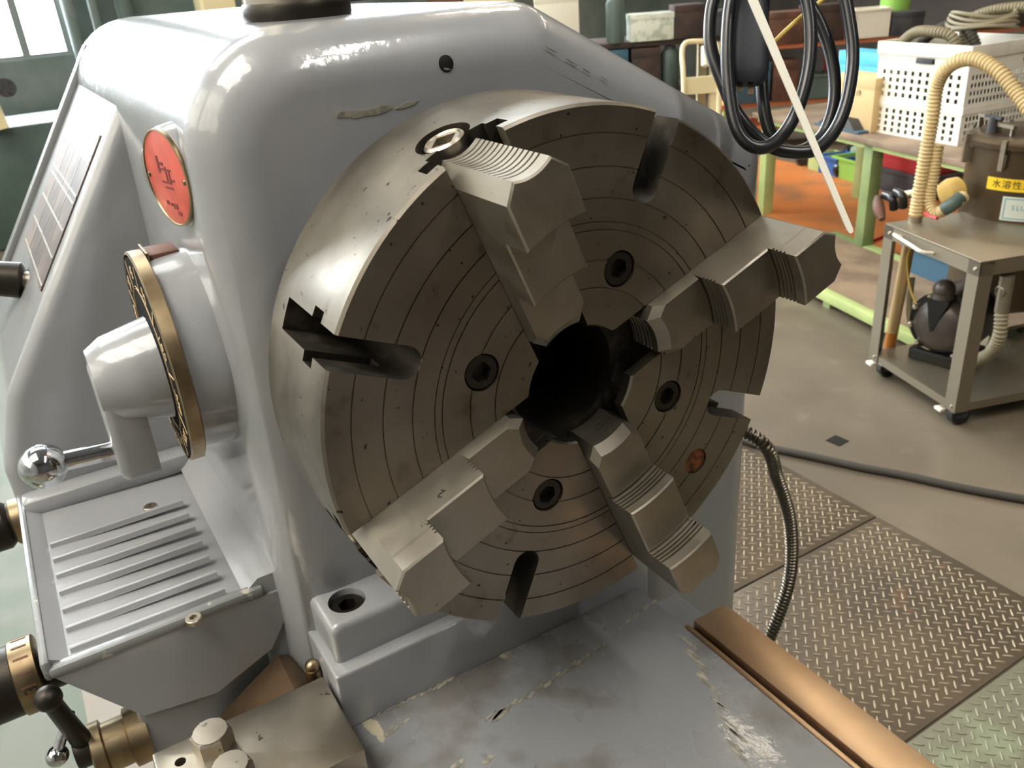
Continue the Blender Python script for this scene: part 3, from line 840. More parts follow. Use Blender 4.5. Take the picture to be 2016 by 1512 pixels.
# black bar lying behind the post
bb = thing('black_bar', 'black steel bar lying on the headstock behind the round post', 'bar', (-.75, .14, .321))
b0 = onz(690, 30, .322); bdir = V((.10, 1, 0)).normalized()
bm = B(); box(bm, (0, 0, 0), (.16, .03, .026), frame(V((-.72, .035, .3208)), bdir, V((-bdir.y, bdir.x, 0)), V((0, 0, 1))), bev=.002); obj('bar_body', bm, 'rubber', bb)
bm = B(); hose(bm, [V((-.705, .19, .345)), V((-.69, .215, .352)), V((-.67, .245, .372)), V((-.66, .27, .42))], .014, .007, .003, 12); obj('spring_cord', bm, 'rubber', bb)

# ------------------------------------------------------------------ the bed
bed = thing('lathe_bed', 'grey painted lathe bed with worn patches below the chuck', 'lathe bed', (0.3, 0, FLOOR))
ZB = -.38
bm = B(); box(bm, (-.1085, -.262, -.60), (1.1, .1475, ZB), bev=.002); obj('bed_web', bm, 'paint_bed', bed)
bm = B(); box(bm, (-.018, .1475, -.55), (1.1, .1535, ZB + .001), bev=.001); o = obj('way_lip', bm, 'copper', bed)
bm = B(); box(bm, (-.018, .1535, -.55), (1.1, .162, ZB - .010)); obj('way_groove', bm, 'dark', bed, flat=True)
bm = B(); box(bm, (-.018, .162, ZB - .032), (1.1, .2135, ZB + .002), bev=.0015); o = obj('flat_way', bm, 'copper', bed); o['label'] = 'flat bronze coloured rear way with a satin sheen'
bm = B(); box(bm, (-.10, .150, -.62), (1.1, .2065, ZB - .032), bev=.003); obj('rear_wall', bm, 'paint', bed)
bm = B(); rings(bm, [[V((x, y, z)) for y, z in ((-.368, -.60), (-.262, -.60), (-.262, -.378), (-.276, -.352), (-.288, -.346), (-.362, -.392), (-.368, -.40))] for x in (-.226, 1.1)]); obj('front_way', bm, 'bronze_dull', bed)
bm = B(); box(bm, (-.02, -.34, FLOOR), (1.1, .18, -.62), bev=.01); obj('bed_stand', bm, 'paint', bed)

for k in range(34):
    t_ = k / 33
    u_, v_ = (748 + 170 * t_ * 2, 1402 - 150 * t_) if k < 12 else (965 + 340 * (k - 12) / 21, 1412 - 245 * (k - 12) / 21 + 18 * math.sin((k - 12) / 21 * PI))
    if k < 12: u_, v_ = 748 + 14 * k, 1402 - 6.2 * k
    if rc.random() < .15: continue
    p_ = onz(u_, v_ + rc.uniform(-4, 4), ZB + .0001); chip('paint_chip', bed, p_, V((-.35, .94, 0)), V((-.94, -.35, 0)), V((0, 0, 1)), rc.uniform(.010, .026), rc.uniform(.003, .007), 'bare_filler')
for u_, v_, L, W in ((985, 1408, .034, .011), (770, 1440, .022, .010), (800, 1420, .018, .006), (900, 1505, .024, .009), (960, 1495, .020, .009)):
    p_ = onz(u_, v_, ZB + .0001); chip('paint_chip', bed, p_, V((-.2, .98, 0)), V((-.98, -.2, 0)), V((0, 0, 1)), L, W, 'bare_filler')
for k in range(14):
    t_ = k / 13; p_ = onz(1352 + t_ * 118 + rc.uniform(-9, 9), 1268 + t_ * 240 + rc.uniform(-8, 8), ZB + .0001)
    chip('paint_chip', bed, p_, V((.99, .06, 0)), V((-.06, .99, 0)), V((0, 0, 1)), rc.uniform(.02, .05), rc.uniform(.002, .006), 'bare_filler')

# carriage stop clamp with hex bolts
cs = thing('carriage_stop', 'ground steel clamp block with hex bolts on the front way', 'clamp block', (-.088, -.35, -.392))
bm = B(); box(bm, (-.147, -.440, -.392), (-.027, -.258, -.330), bev=.003)
blk = obj('block', bm, 'steel', cs)
cut = B(); hp2 = onz(355, 1500, -.33); cyl(cut, (hp2.x, hp2.y, -.36), (hp2.x, hp2.y, -.31), .0055, seg=20)
boolean(blk, [obj('cut_d', cut, 'steel')])
blk['label'] = 'flat ground steel block with a small drilled hole'
for q in ((422, 1468), (462, 1534)):
    p_ = onz(q[0], q[1], -.330)
    bm = B()
    fr = frame(V((p_.x, p_.y, -.330)), XA, V((0, 1, 0)), V((0, 0, 1))) @ Matrix.Rotation(.3, 4, 'Z')
    lathe(bm, [(.0205, 0), (.0205, .0175), (.0180, .0200)], fr, 6)
    lathe(bm, [(.0172, .0198), (.0168, .0207), (.005, .0209)], fr, 24)
    obj('hex_bolt', bm, 'steel', cs, angle=20)

# ------------------------------------------------------------------ hanging cable, plug, tie, cord
K = 0.955
def P(pts, k=K, dk=0.0):
    n = len(pts); return [at(u, v, k + dk * i / max(1, n - 1)) for u, v in pts]
cb = thing('hanging_cable', 'coil of thick black cable with plug hanging before the headstock corner', 'cable', at(1540, 300, K))
L1 = [(1490, -150), (1440, -80), (1405, 0), (1397, 60), (1402, 105), (1422, 160), (1446, 215), (1482, 262), (1520, 290), (1560, 300), (1600, 297), (1630, 275), (1655, 235), (1671, 180), (1679, 110), (1672, 40), (1655, -30), (1610, -100), (1540, -160)]
L2 = [(1500, -160), (1455, -60), (1436, 20), (1431, 110), (1437, 190), (1448, 245), (1466, 277), (1492, 291), (1520, 284), (1548, 256), (1574, 205), (1591, 140), (1596, 70), (1588, 0), (1560, -80), (1520, -150)]
L3 = [(1540, -150), (1570, -60), (1590, 0), (1614, 45), (1634, 100), (1643, 160), (1639, 215), (1622, 262), (1592, 290), (1556, 298), (1526, 278), (1508, 235), (1500, 170), (1499, 90), (1504, 0), (1515, -140)]
for i, (L, k0, dk) in enumerate(((L1, .950, .02), (L2, .925, .01), (L3, .975, -.02))):
    bm = B(); tube(bm, catmull(P(L, k0, dk), 10), .0072, 12); obj('cable_loop', bm, 'rubber', cb)
# plug: tapered moulded body with two prongs
pl = B(); rr = []
pu = DOWN
pxr, pzr = RIGHT, FWD
for v_, w_ in ((-150, 20), (-60, 27), (0, 34), (60, 40), (110, 41), (140, 40), (158, 36), (166, 28)):
    c_ = at(1475 - max(0, v_) * .02, v_, .945); w_ = w_ / FPX * .945
    rr.append([c_ + pxr * (w_ * math.copysign(abs(math.cos(a)) ** .7, math.cos(a))) + pzr * (w_ * .52 * math.copysign(abs(math.sin(a)) ** .7, math.sin(a))) for a in [2 * PI * k / 20 for k in range(20)]])
rings(pl, rr); po = obj('plug', pl, 'plug', cb); po['label'] = 'black moulded plug with two metal prongs'
for (ua, va, ub, vb) in ((1456, 160, 1456, 180), (1478, 155, 1478, 186)):
    bm = B(); c0 = at(ua, va, .945); c1 = at(ub, vb, .945)
    box(bm, (-.003, -.0009, 0), (.003, .0009, (c1 - c0).length), axis_frame(c0, c1 - c0)); obj('prong', bm, 'brass', po)
hk = at(1508, -152, .955)
hg = thing('cable_hanger', 'thin steel rod with a hook holding the black cable coil', 'hook', hk)
bm = B(); cyl(bm, hk + V((0, 0, .02)), V((hk.x, hk.y, ZC)), .006, seg=10); obj('hanger_rod', bm, 'grey_dk', hg)
bm = B(); tube(bm, [hk + RIGHT * (.045 * math.cos(a_)) + V((0, 0, .045 + .045 * math.sin(a_) - .03)) for a_ in [-PI * .9 + PI * 1.3 * i / 16 for i in range(17)]], .006, 10); obj('hook', bm, 'grey_dk', hg)
# white nylon tie
tb = B(); p0 = at(1440, -120, .90); p1 = at(1482, 0, .90); p2 = at(1676, 459, .90)
rr = []
for t_ in (0, .1, .3, .5, .7, .9, .985, 1.0):
    c_ = p1.lerp(p2, t_) ; w_ = (.0048 - .0016 * t_) * (.55 if t_ == 1.0 else 1)
    d_ = (p2 - p1).normalized(); n_ = FWD; s_ = d_.cross(n_).normalized()
    rr.append([c_ + s_ * (w_ * a) + n_ * (.0009 * b) for a, b in ((-1, -1), (1, -1), (1, 1), (-1, 1))])
c_ = p0; rr.insert(0, [c_ + s_ * (.0048 * a) + n_ * (.0009 * b) for a, b in ((-1, -1), (1, -1), (1, 1), (-1, 1))])
rings(tb, rr); tie = obj('cable_tie', tb, 'white_strip', flat=True); tag(tie, 'long white nylon tie tail slanting down in front of the black cable', 'cable tie')
yb = B(); tube(yb, catmull([at(1470, 135, .985), at(1510, 97, .985), at(1545, 62, .985), at(1575, 35, .985), at(1622, -3, .985), at(1680, -60, .985)], 8), .0026, 10); yc = obj('yellow_cord', yb, 'yellow_cord'); tag(yc, 'thin yellow cord passing behind the hanging black cable', 'cord')

# ------------------------------------------------------------------ conduit beside the headstock and hose on the floor
bm = B(); hose(bm, [V((-.52, .452, -.335)), V((-.38, .468, -.335))] + [onx(u, v, -.25) for u, v in ((1494, 866), (1530, 940), (1556, 1030), (1556, 1130), (1528, 1225), (1488, 1310), (1440, 1400))], .0115, .0072, .0022, 12)
cdt = obj('flexible_conduit', bm, 'conduit'); tag(cdt, 'ribbed metal conduit curving down beside the headstock', 'conduit')
bm = B(); z_ = FLOOR + .013
tube(bm, catmull([V((p.x, p.y, z_ + (.006 if p.y < 1.52 else 0))) for p in [onz(u, v, z_) for u, v in ((1430, 858), (1500, 878), (1600, 899), (1690, 919), (1780, 936), (1900, 962), (2016, 983), (2120, 1000))]], 8), .0125, 12)
fh = obj('floor_hose', bm, 'rubber_hose'); tag(fh, 'dusty black hose lying across the concrete past the tread plates', 'hose')

# ------------------------------------------------------------------ coolant cleaner cart at right
ca = V((-1.335, 2.262, 0)); cbp = V((-.872, 2.112, 0))
ce = (cbp - ca).normalized(); cn = V((-ce.y, ce.x, 0))
CW = (cbp - ca).length; CD = 0.54
cf = lambda z=0.0: frame(V((cbp.x, cbp.y, z)), -ce, cn, V((0, 0, 1)))      # x runs to the far-left post, y away from camera
def cpt(x, y, z): return cf() @ V((x, y, z))
cart = thing('cleaner_cart', 'stainless wheeled cart carrying a brown coolant cleaner tank', 'cart', V((cbp.x, cbp.y, FLOOR)))
ZS, ZTOP = -1.085, -.585
PW = .052
for x in (0, CW - PW):
    for y in (0, CD - PW):
        bm = B(); box(bm, (x, y, ZS - .03), (x + PW, y + .004, ZTOP), cf()); box(bm, (x if x == 0 else x + PW - .004, y + .004, ZS - .03), ((x if x == 0 else x + PW - .004) + .004, y + PW, ZTOP), cf())
        po = obj('post', bm, 'stainless', cart, flat=True)
        for zz in (ZS - .012, ZTOP - .022):
            bm = B(); lathe(bm, [(.007, 0), (.005, .005)], frame(cpt(x + .018, y, zz), ce, V((0, 0, 1)), -cn), 12); obj('post_screw', bm, 'screw', po)
bm = B(); box(bm, (.004, .004, ZS - .03), (CW - .004, CD - .004, ZS), cf()); obj('bottom_shelf', bm, 'stainless', cart, flat=True)
for a_, b_ in (((0, 0), (CW, .006)), ((0, CD - .006), (CW, CD)), ((0, 0), (.006, CD)), ((CW - .006, 0), (CW, CD))):
    bm = B(); box(bm, (a_[0], a_[1], ZTOP - .045), (b_[0], b_[1], ZTOP), cf()); obj('top_rail', bm, 'stainless', cart, flat=True)
bm = B(); box(bm, (0, 0, ZTOP), (CW, CD, ZTOP + .006), cf(), bev=.002); obj('top_sheet', bm, 'stainless', cart)
for x in (.035, CW - .05):
    for y in (.05, CD - .06):
        ct = cpt(x, y, 0)
        bm = B(); cyl(bm, V((ct.x, ct.y, FLOOR + .038)) - ce * .016, V((ct.x, ct.y, FLOOR + .038)) + ce * .016, .038, seg=24, bev=.004); wh = obj('caster', bm, 'rubber', cart)
        bm = B(); box(bm, (x - .018, y - .022, FLOOR + .03), (x + .018, y + .022, ZS - .031), cf()); obj('caster_fork', bm, 'grey_dk', wh, flat=True)
        bm = B(); box(bm, (x + .03, y - .05, FLOOR + .035), (x + .065, y - .015, FLOOR + .047), cf() , bev=.003); obj('brake_pedal', bm, 'white', wh)
# handle
bm = B(); tube(bm, catmull([cpt(CW - .10, .0, ZTOP - .02), cpt(CW - .105, -.035, ZTOP - .005), cpt(CW - .20, -.045, ZTOP - .01), cpt(CW - .265, -.045, ZTOP - .018), cpt(CW - .27, .0, ZTOP - .03)], 6), .006, 10); obj('handle', bm, 'white', cart)
# tank
tq = onz(2004, 444, ZTOP); tv = V((tq.x - CAM.x, tq.y - CAM.y, 0)).normalized(); tc = V((tq.x, tq.y, 0)) + tv * .205
bm = B(); lathe(bm, [(.02, -.985), (.205, -.90), (.205, -.32), (.19, -.315)], Matrix.Translation((tc.x, tc.y, 0)), 56); tank = obj('tank', bm, 'tank', cart); tank['label'] = 'round brown stainless tank with clamped lid'
bm = B(); lathe(bm, [(.205, -.335), (.222, -.332), (.222, -.315), (.205, -.305), (.05, -.298)], Matrix.Translation((tc.x, tc.y, 0)), 56); obj('tank_lid', bm, 'tank', tank)
for k in range(8):
    a_ = 2 * PI * k / 8 + .9; d_ = V((math.cos(a_), math.sin(a_), 0)); s_ = V((-d_.y, d_.x, 0))
    bm = B(); box(bm, (-.012, .203, -.39), (.012, .222, -.345), frame(tc, s_, d_, V((0, 0, 1)))); box(bm, (-.008, .215, -.40), (.008, .232, -.30), frame(tc, s_, d_, V((0, 0, 1)))); obj('lid_clamp', bm, 'steel', tank, flat=True)
for (x, y, hh) in ((.11, -.10, .05), (.02, -.12, .035), (-.10, -.08, .05)):
    bm = B(); p_ = tc - ce * x + cn * y
    box(bm, (-.055, -.008, 0), (.055, .008, .012), frame(p_ + V((0, 0, -.302 + hh - .012)), ce, cn, V((0, 0, 1))))
    for sx in (-.05, .043): box(bm, (sx, -.008, 0), (sx + .007, .008, hh - .012), frame(p_ + V((0, 0, -.302)), ce, cn, V((0, 0, 1))))
    obj('lid_handle', bm, 'stainless', tank, flat=True)
bm = B(); p_ = tc - ce * .06 - cn * .13; cyl(bm, p_ + V((0, 0, -.305)), p_ + V((0, 0, -.25)), .018, .014, 12); box(bm, (-.04, -.006, -.255), (.04, .006, -.245), frame(p_, ce, cn, V((0, 0, 1)))); obj('wing_nut', bm, 'grey_dk', tank)
# labels, wrapped on the tank
def tank_patch(name, a0, a1, z0, z1, mt, r=.2062, parent=tank):
    bm = B(); n_ = 14
    inn = [[V((tc.x + rr_ * math.cos(a0 + (a1 - a0) * i / n_), tc.y + rr_ * math.sin(a0 + (a1 - a0) * i / n_), z)) for i in range(n_ + 1)] for rr_ in (r - .0008, r) for z in (z0, z1)]
    vs = [[bm.verts.new(q) for q in row] for row in inn]
    for i in range(n_):
        bm.faces.new((vs[2][i], vs[2][i + 1], vs[3][i + 1], vs[3][i]))
        bm.faces.new((vs[0][i], vs[1][i], vs[1][i + 1], vs[0][i + 1]))
        bm.faces.new((vs[1][i], vs[3][i], vs[3][i + 1], vs[1][i + 1])); bm.faces.new((vs[0][i], vs[0][i + 1], vs[2][i + 1], vs[2][i]))
    return obj(name, bm, mt, parent)
va = math.atan2(CAM.y - tc.y, CAM.x - tc.x)
lo = va - .36
lb = tank_patch('yellow_label', lo - .25, lo + .95, -0.471, -0.428, 'yellow_label'); lb['label'] = 'yellow label with black characters on the tank'
def tank_text(s_, a_, z, size, mt, parent):
    d_ = V((math.cos(a_), math.sin(a_), 0)); t_ = V((-d_.y, d_.x, 0))
    text('label_text', s_, size, mt, frame(V((tc.x, tc.y, z)) + d_ * .2068, t_, V((0, 0, 1)), d_), parent, .0003)
for i, chh in enumerate('水溶性加工'):
    tank_text(chh, lo - .08 + i * .16, -.4495, .030, 'ink', lb)
pb = tank_patch('pale_label', lo + .06, lo + .95, -0.571, -0.488, 'pale_label')
tank_patch('label_border', lo + .10, lo + .92, -0.497, -0.494, 'blue_ink', .2066, pb); tank_patch('label_border', lo + .10, lo + .92, -0.565, -0.562, 'blue_ink', .2066, pb); tank_patch('label_border', lo + .10, lo + .115, -0.565, -0.494, 'blue_ink', .2066, pb)
for i, chh in enumerate('SLUDGE'):
    tank_text(chh, lo + .24 + i * .075, -.526, .024, 'blue_ink', pb)
# sight tube with amber fluid
def cproj(u, v, y):            # point of the cart where the pixel meets its inner plane y
    d = ray(u, v); o_ = cf().inverted() @ CAM; dd = cf().to_3x3().inverted() @ d
    return CAM + d * ((y - o_.y) / dd.y)
s0 = cproj(1750, 688, .10); s1 = cproj(1790, 480, .10); s2 = cproj(1803, 425, .10)
sm = s0.lerp(s1, .18)
bm = B(); cyl(bm, sm, s1, .0215, seg=20); stb = obj('sight_tube', bm, 'tube_clear', cart)
bm = B(); cyl(bm, s0, sm, .0218, .0216, seg=20); obj('tube_fluid', bm, 'oil', stb)
bm = B(); cyl(bm, s1, s2, .024, seg=20); obj('tube_sleeve', bm, 'stainless', stb)
# pump motor
mc = cproj(1857, 640, .16); fl_ = -cn
mdir = (ce * .45 - cn * .9).normalized(); mx_ = V((-mdir.y, mdir.x, 0))
mf = frame(mc, mx_, V((0, 0, 1)), mdir)
bm = B(); lathe(bm, [(.118, -.20), (.126, -.02), (.126, 0), (.106, .004)], mf, 40); mo = obj('pump_motor', bm, 'motor', cart); mo['label'] = 'black cast pump motor with a ring of bright bolts'
bm = B(); lathe(bm, [(.104, .002), (.098, .022), (.076, .045), (.03, .056)], mf, 36); obj('end_bell', bm, 'motor_grey', mo)
for k in range(10):
    a_ = 2 * PI * k / 10 + .2; c_ = mc + mx_ * (.116 * math.cos(a_)) + V((0, 0, .116 * math.sin(a_)))
    bm = B(); lathe(bm, [(.0125, 0), (.0125, .010), (.007, .018)], frame(c_ + mdir * .001, mx_, V((0, 0, 1)), mdir), 12); obj('motor_bolt', bm, 'screw', mo)
bm = B(); rings(bm, [[mf @ V(q) for q in ((-.045, .03, .03), (.02, .03, .03), (.03, .10, .02), (-.055, .10, .02))], [mf @ V(q) for q in ((-.02, -.01, .062), (-.012, -.01, .062), (.03, .11, .052), (-.05, .11, .052))]]); obj('motor_bracket', bm, 'motor', mo, flat=True)
bm = B(); box(bm, (-.10, -.150, -.16), (.10, -.105, .03), mf, bev=.008); obj('motor_foot', bm, 'motor', mo)
bm = B(); cyl(bm, mc + V((0, 0, .11)) + fl_ * .02, mc + V((0, 0, .135)) + fl_ * .02, .04, .034, 20); ball(bm, mc + V((0, 0, .14)) + fl_ * .02, .038, 20); obj('outlet_elbow', bm, 'motor_grey', mo)
# drain valve and grey hose
d0 = cproj(1980, 560, .12); d1 = cproj(1972, 612, .12); d2 = cproj(1968, 660, .12); d3 = cproj(1950, 695, .14); d4 = cproj(1915, 712, .17)
bm = B(); cyl(bm, d0 + V((0, 0, .03)), d1, .022, seg=18); lathe(bm, [(.020, 0), (.020, .02), (.016, .022), (.014, .008)], frame(d0.lerp(d1, .25), ce, V((0, 0, 1)), fl_), 20); obj('drain_valve', bm, 'stainless', cart)
bm = B(); hose(bm, [d1, d2, d3, d4], .022, .013, .0038); obj('drain_hose', bm, 'hose_grey', cart)
# beige intake hose (tall arch) and short elbow hose
h_pts = [cproj(1795, 470, .10), cproj(1806, 400, .10), cproj(1818, 330, .10), cproj(1836, 230, .10), cproj(1846, 165, .10), cproj(1872, 128, .10), cproj(1918, 116, .12), cproj(1965, 140, .14), cproj(2000, 180, .16), cproj(2060, 260, .18)]
bm = B(); hose(bm, h_pts, .0235, .013, .0042); ih = obj('intake_hose', bm, 'hose_beige', cart); ih['label'] = 'ribbed beige hose arching up before the white crate'
e_pts = [cproj(1846, 285, .13), cproj(1838, 340, .13), cproj(1830, 395, .13), cproj(1845, 418, .14), cproj(1880, 400, .16), cproj(1900, 385, .20)]
bm = B(); hose(bm, e_pts, .0220, .012, .0034); obj('elbow_hose', bm, 'hose_beige', cart)
bm = B(); tube(bm, catmull([cproj(1858, 412, .135), cproj(1875, 402, .15), cproj(1892, 388, .18)], 6), .024, 14); obj('hose_clamp', bm, 'teal_dark', cart)
bm = B(); tube(bm, catmull([cproj(1815, 455, .08), cproj(1788, 500, .08), cproj(1790, 560, .10), cproj(1806, 600, .12), cproj(1830, 625, .20)], 8), .004, 8); obj('yellow_wire', bm, 'yellow_cord', cart)
bm = B(); tube(bm, catmull([cproj(1796, 545, .14), cproj(1790, 620, .14), cproj(1806, 665, .14), cproj(1836, 700, .14)], 8), .011, 10); obj('grey_tube', bm, 'hose_grey', cart)
bm = B(); lathe(bm, [(.046, -.03), (.05, 0), (.044, .022), (.02, .032)], axis_frame(cproj(1872, 378, .24), -cn - V((0, 0, .2))), 28); obj('yellow_cap', bm, 'yellow_cap', cart)
bm = B(); cyl(bm, cproj(1766, 384, .30), cproj(1885, 364, .30), .011, seg=14); obj('cross_pipe', bm, 'cream', cart)
for (ua, va_, ub, vb) in ((1742, 384, 1760, 412), (1764, 378, 1778, 408)):
    bm = B(); tube(bm, catmull([cproj(ua, va_, .12), cproj((ua + ub) / 2 + 6, (va_ + vb) / 2 - 6, .11), cproj(ub, vb, .12)], 6), .016, 12); obj('hose_bracket', bm, 'motor', cart)
bm = B(); tube(bm, catmull([cproj(1728, 388, .10), cproj(1730, 410, .08), cproj(1737, 432, .07)], 6), [.012 + .010 * math.sin(PI * i / 12) for i in range(13)], 12); obj('brown_pouch', bm, 'brown', cart)
bm = B(); tube(bm, catmull([cproj(1822, 420, .08), cproj(1832, 426, .06), cproj(1845, 430, .06)], 6), .006, 8); obj('pink_band', bm, 'redbox', cart)

# ------------------------------------------------------------------ green work table with crate, boxes
te = V((.972, -.235, 0)).normalized(); tn = V((.235, .972, 0)).normalized()
TO = V((-2.30, 3.40, 0))                                       # front leg
TZ = -.565
tf = lambda z=0.0: frame(V((TO.x, TO.y, z)), te, tn, V((0, 0, 1)))
tbl = thing('work_table', 'light green steel work table with a brown board top', 'table', V((TO.x, TO.y, FLOOR)))
bm = B(); box(bm, (-1.05, -.03, TZ - .03), (1.35, .80, TZ), tf(), bev=.003); obj('table_top', bm, 'board', tbl)
bm = B(); box(bm, (-1.02, -.005, TZ - .055), (1.32, .04, TZ - .031), tf()); obj('apron_rail', bm, 'green', tbl, flat=True)
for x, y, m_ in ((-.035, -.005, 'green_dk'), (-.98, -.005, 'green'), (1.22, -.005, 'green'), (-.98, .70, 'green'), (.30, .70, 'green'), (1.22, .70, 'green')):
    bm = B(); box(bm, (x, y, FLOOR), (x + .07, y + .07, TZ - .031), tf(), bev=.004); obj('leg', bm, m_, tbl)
bm = B(); box(bm, (.036, .0, FLOOR + .002), (1.219, .06, FLOOR + .055), tf()); obj('foot_rail', bm, 'green', tbl, flat=True)
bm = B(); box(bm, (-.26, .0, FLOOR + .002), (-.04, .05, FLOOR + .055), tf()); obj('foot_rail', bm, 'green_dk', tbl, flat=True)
# low platform before the table
pf0 = onz(1620, 578, -1.12)
plf = thing('low_platform', 'low brown board platform edged by a light green rail', 'platform', V((pf0.x, pf0.y, FLOOR)))
pfm = frame(V((pf0.x, pf0.y, 0)), te, tn, V((0, 0, 1)))
bm = B(); box(bm, (-.7, .05, -1.135), (.66, .58, -1.121), pfm); obj('platform_board', bm, 'board', plf, flat=True)
bm = B(); box(bm, (-.7, 0, -1.155), (.66, .05, -1.112), pfm, bev=.003); obj('platform_rail', bm, 'green', plf)
for x in (-.68, .0, .60):
    for y in (.0, .52):
        bm = B(); box(bm, (x, y + .005, FLOOR), (x + .05, y + .045, -1.156), pfm); obj('foot', bm, 'green_dk', plf, flat=True)

# white perforated crate
cr0 = overxy(1714, 258, TO + tn * .03); cr0 = onz(1714, 258, TZ + .002)
ccx = onz(1885, 287, TZ + .002)
cre = (ccx - cr0); cre.z = 0; CRW = cre.length; cre.normalize(); crn = V((-cre.y, cre.x, 0))
def crf(): return frame(V((ccx.x, ccx.y, TZ)), -cre, crn, V((0, 0, 1)))
CRD, CRH = .46, .440
crate = thing('plastic_crate', 'white perforated plastic crate full of hoses on the green table', 'crate', V((ccx.x, ccx.y, TZ)))
def perforated(bm, mx, w, h, th, holes):
    xs = sorted({0, w, *[q for hh in holes for q in hh[:2]]}); ys = sorted({0, h, *[q for hh in holes for q in hh[2:]]})
    hset = {(round(hh[0], 5), round(hh[2], 5)) for hh in holes}
    big = [hh for hh in holes if hh[1] - hh[0] > .03]
    for a_, b_ in zip(xs, xs[1:]):
        for c_, d_ in zip(ys, ys[1:]):
            if (round(a_, 5), round(c_, 5)) in hset: continue
            if any(q[0] - 1e-6 <= a_ and b_ <= q[1] + 1e-6 and q[2] - 1e-6 <= c_ and d_ <= q[3] + 1e-6 for q in big): continue
            v = [bm.verts.new(mx @ V((x, y, z))) for z in (0, -th) for x, y in ((a_, c_), (b_, c_), (b_, d_), (a_, d_))]
            bm.faces.new(v[:4]); bm.faces.new(v[4:][::-1])
            for i in range(4): bm.faces.new((v[i], v[(i + 1) % 4], v[4 + (i + 1) % 4], v[4 + i]))
    bmesh.ops.remove_doubles(bm, verts=bm.verts, dist=1e-5)
    return bm
def grid_holes(w, n, rows):
    hs_ = []; pitch = (w - .05) / n
    for z in rows:
        for i in range(n):
            x = .025 + pitch * (i + .5); hs_.append((x - .0092, x + .0092, z, z + .0205))
    return hs_
ROWS = [.014, .045, .076, .107, .186, .221, .256, .291]
hw = grid_holes(CRW, 11, ROWS) + [(CRW * .44, CRW * .64, .350, .376)]
bm = B(); perforated(bm, frame(V((ccx.x, ccx.y, TZ)) - cre * CRW, cre, V((0, 0, 1)), -crn), CRW, CRH, .004, hw); obj('crate_end', bm, 'crate', crate, flat=True)
bm = B(); perforated(bm, frame(V((ccx.x, ccx.y, TZ)), crn, V((0, 0, 1)), cre), CRD, CRH, .004, grid_holes(CRD, 18, ROWS)); obj('crate_side', bm, 'crate', crate, flat=True)
bm = B(); box(bm, (0, CRD, 0), (CRW, CRD + .004, CRH), crf()); obj('crate_end', bm, 'crate', crate, flat=True)
bm = B(); box(bm, (CRW - .004, .005, 0), (CRW, CRD, CRH), crf()); obj('crate_side', bm, 'crate', crate, flat=True)
bm = B(); box(bm, (.005, .005, .001), (CRW - .005, CRD, .006), crf()); obj('crate_floor', bm, 'crate', crate, flat=True)
for a_, b_ in (((-.008, -.008), (CRW + .008, -.0005)), ((-.008, -.0005), (-.0005, CRD + .008)), ((CRW + .0005, 0), (CRW + .008, CRD)), ((0, CRD + .0045), (CRW, CRD + .012))):
    bm = B(); box(bm, (a_[0], a_[1], CRH - .058), (b_[0], b_[1], CRH + .002), crf(), bev=.002); obj('crate_rim', bm, 'crate', crate)
    bm = B(); box(bm, (a_[0] + .003, a_[1] + .003, .140), (b_[0], b_[1], .172), crf()); obj('crate_band', bm, 'crate', crate, flat=True)
bm = B(); box(bm, (CRW * .37, -.0105, .352), (CRW * .55, -.0085, .374), crf(), bev=.0005); obj('crate_grip', bm, 'grey_dk', crate)
# hoses in and over the crate
def hose_thing(name, label, pts, r, pitch, depth, mt):
    bm = B(); hose(bm, pts, r, pitch, depth, 12); o = obj(name, bm, mt); return tag(o, label, 'hose', 'hoses heaped in the white crate')
def crp(x, y, z): return crf() @ V((x, y, z))
zc = CRH
hose_thing('suction_hose', 'grey ribbed hose arching over the back of the white crate', [crp(.30, .36, zc - .12), crp(.34, .34, zc + .01), crp(.30, .36, zc + .09), crp(.16, .38, zc + .125), crp(.00, .40, zc + .12), crp(-.06, .40, zc + .03), crp(.02, .36, zc - .1)], .024, .016, .0045, 'hose_grey')
hose_thing('suction_hose', 'grey ribbed hose hanging over the left end of the white crate', [crp(.16, .12, zc - .1), crp(.20, .10, zc + .02), crp(.30, .08, zc + .045), crp(.42, .10, zc + .035), crp(.52, .13, zc - .02), crp(.545, .16, zc - .06)], .027, .016, .0045, 'hose_grey')
hose_thing('suction_hose', 'dark grey ribbed hose crossing the heap in the white crate', [crp(.10, .20, zc - .1), crp(.15, .17, zc + .02), crp(.25, .20, zc + .07), crp(.38, .24, zc + .05), crp(.50, .26, zc - .02), crp(.56, .28, zc - .10)], .025, .015, .004, 'rubber_hose')
for i in range(5):
    pts = [crp(.20 + .17 * math.cos(a_) * (1 - .05 * i), .28 + .13 * math.sin(a_), zc + .055 + .014 * i + .012 * math.sin(2 * a_ + i)) for a_ in [2 * PI * k / 14 for k in range(15)]]
    bm = B(); tube(bm, catmull(pts, 4), .0085, 8); o = obj('cord_coil', bm, 'hose_grey'); tag(o, 'loop of thin grey hose coiled on top of the crate heap', 'hose', 'loops of thin hose on the crate')

pts = []
for i in range(9 * 16):
    a_ = 2 * PI * i / 16; w_ = (i // 16) % 2
    pts.append(crp(CRW / 2 + (CRW / 2 - .06 - .07 * w_) * math.cos(a_), CRD / 2 + (CRD / 2 - .06 - .07 * w_) * math.sin(a_), .04 + .036 * i / 16))
bm = B(); tube(bm, catmull(pts, 2), .026, 8); o = obj('suction_hose', bm, 'rubber_hose'); tag(o, 'dark hose coiled inside the white crate behind its holes', 'hose', 'hoses heaped in the white crate')

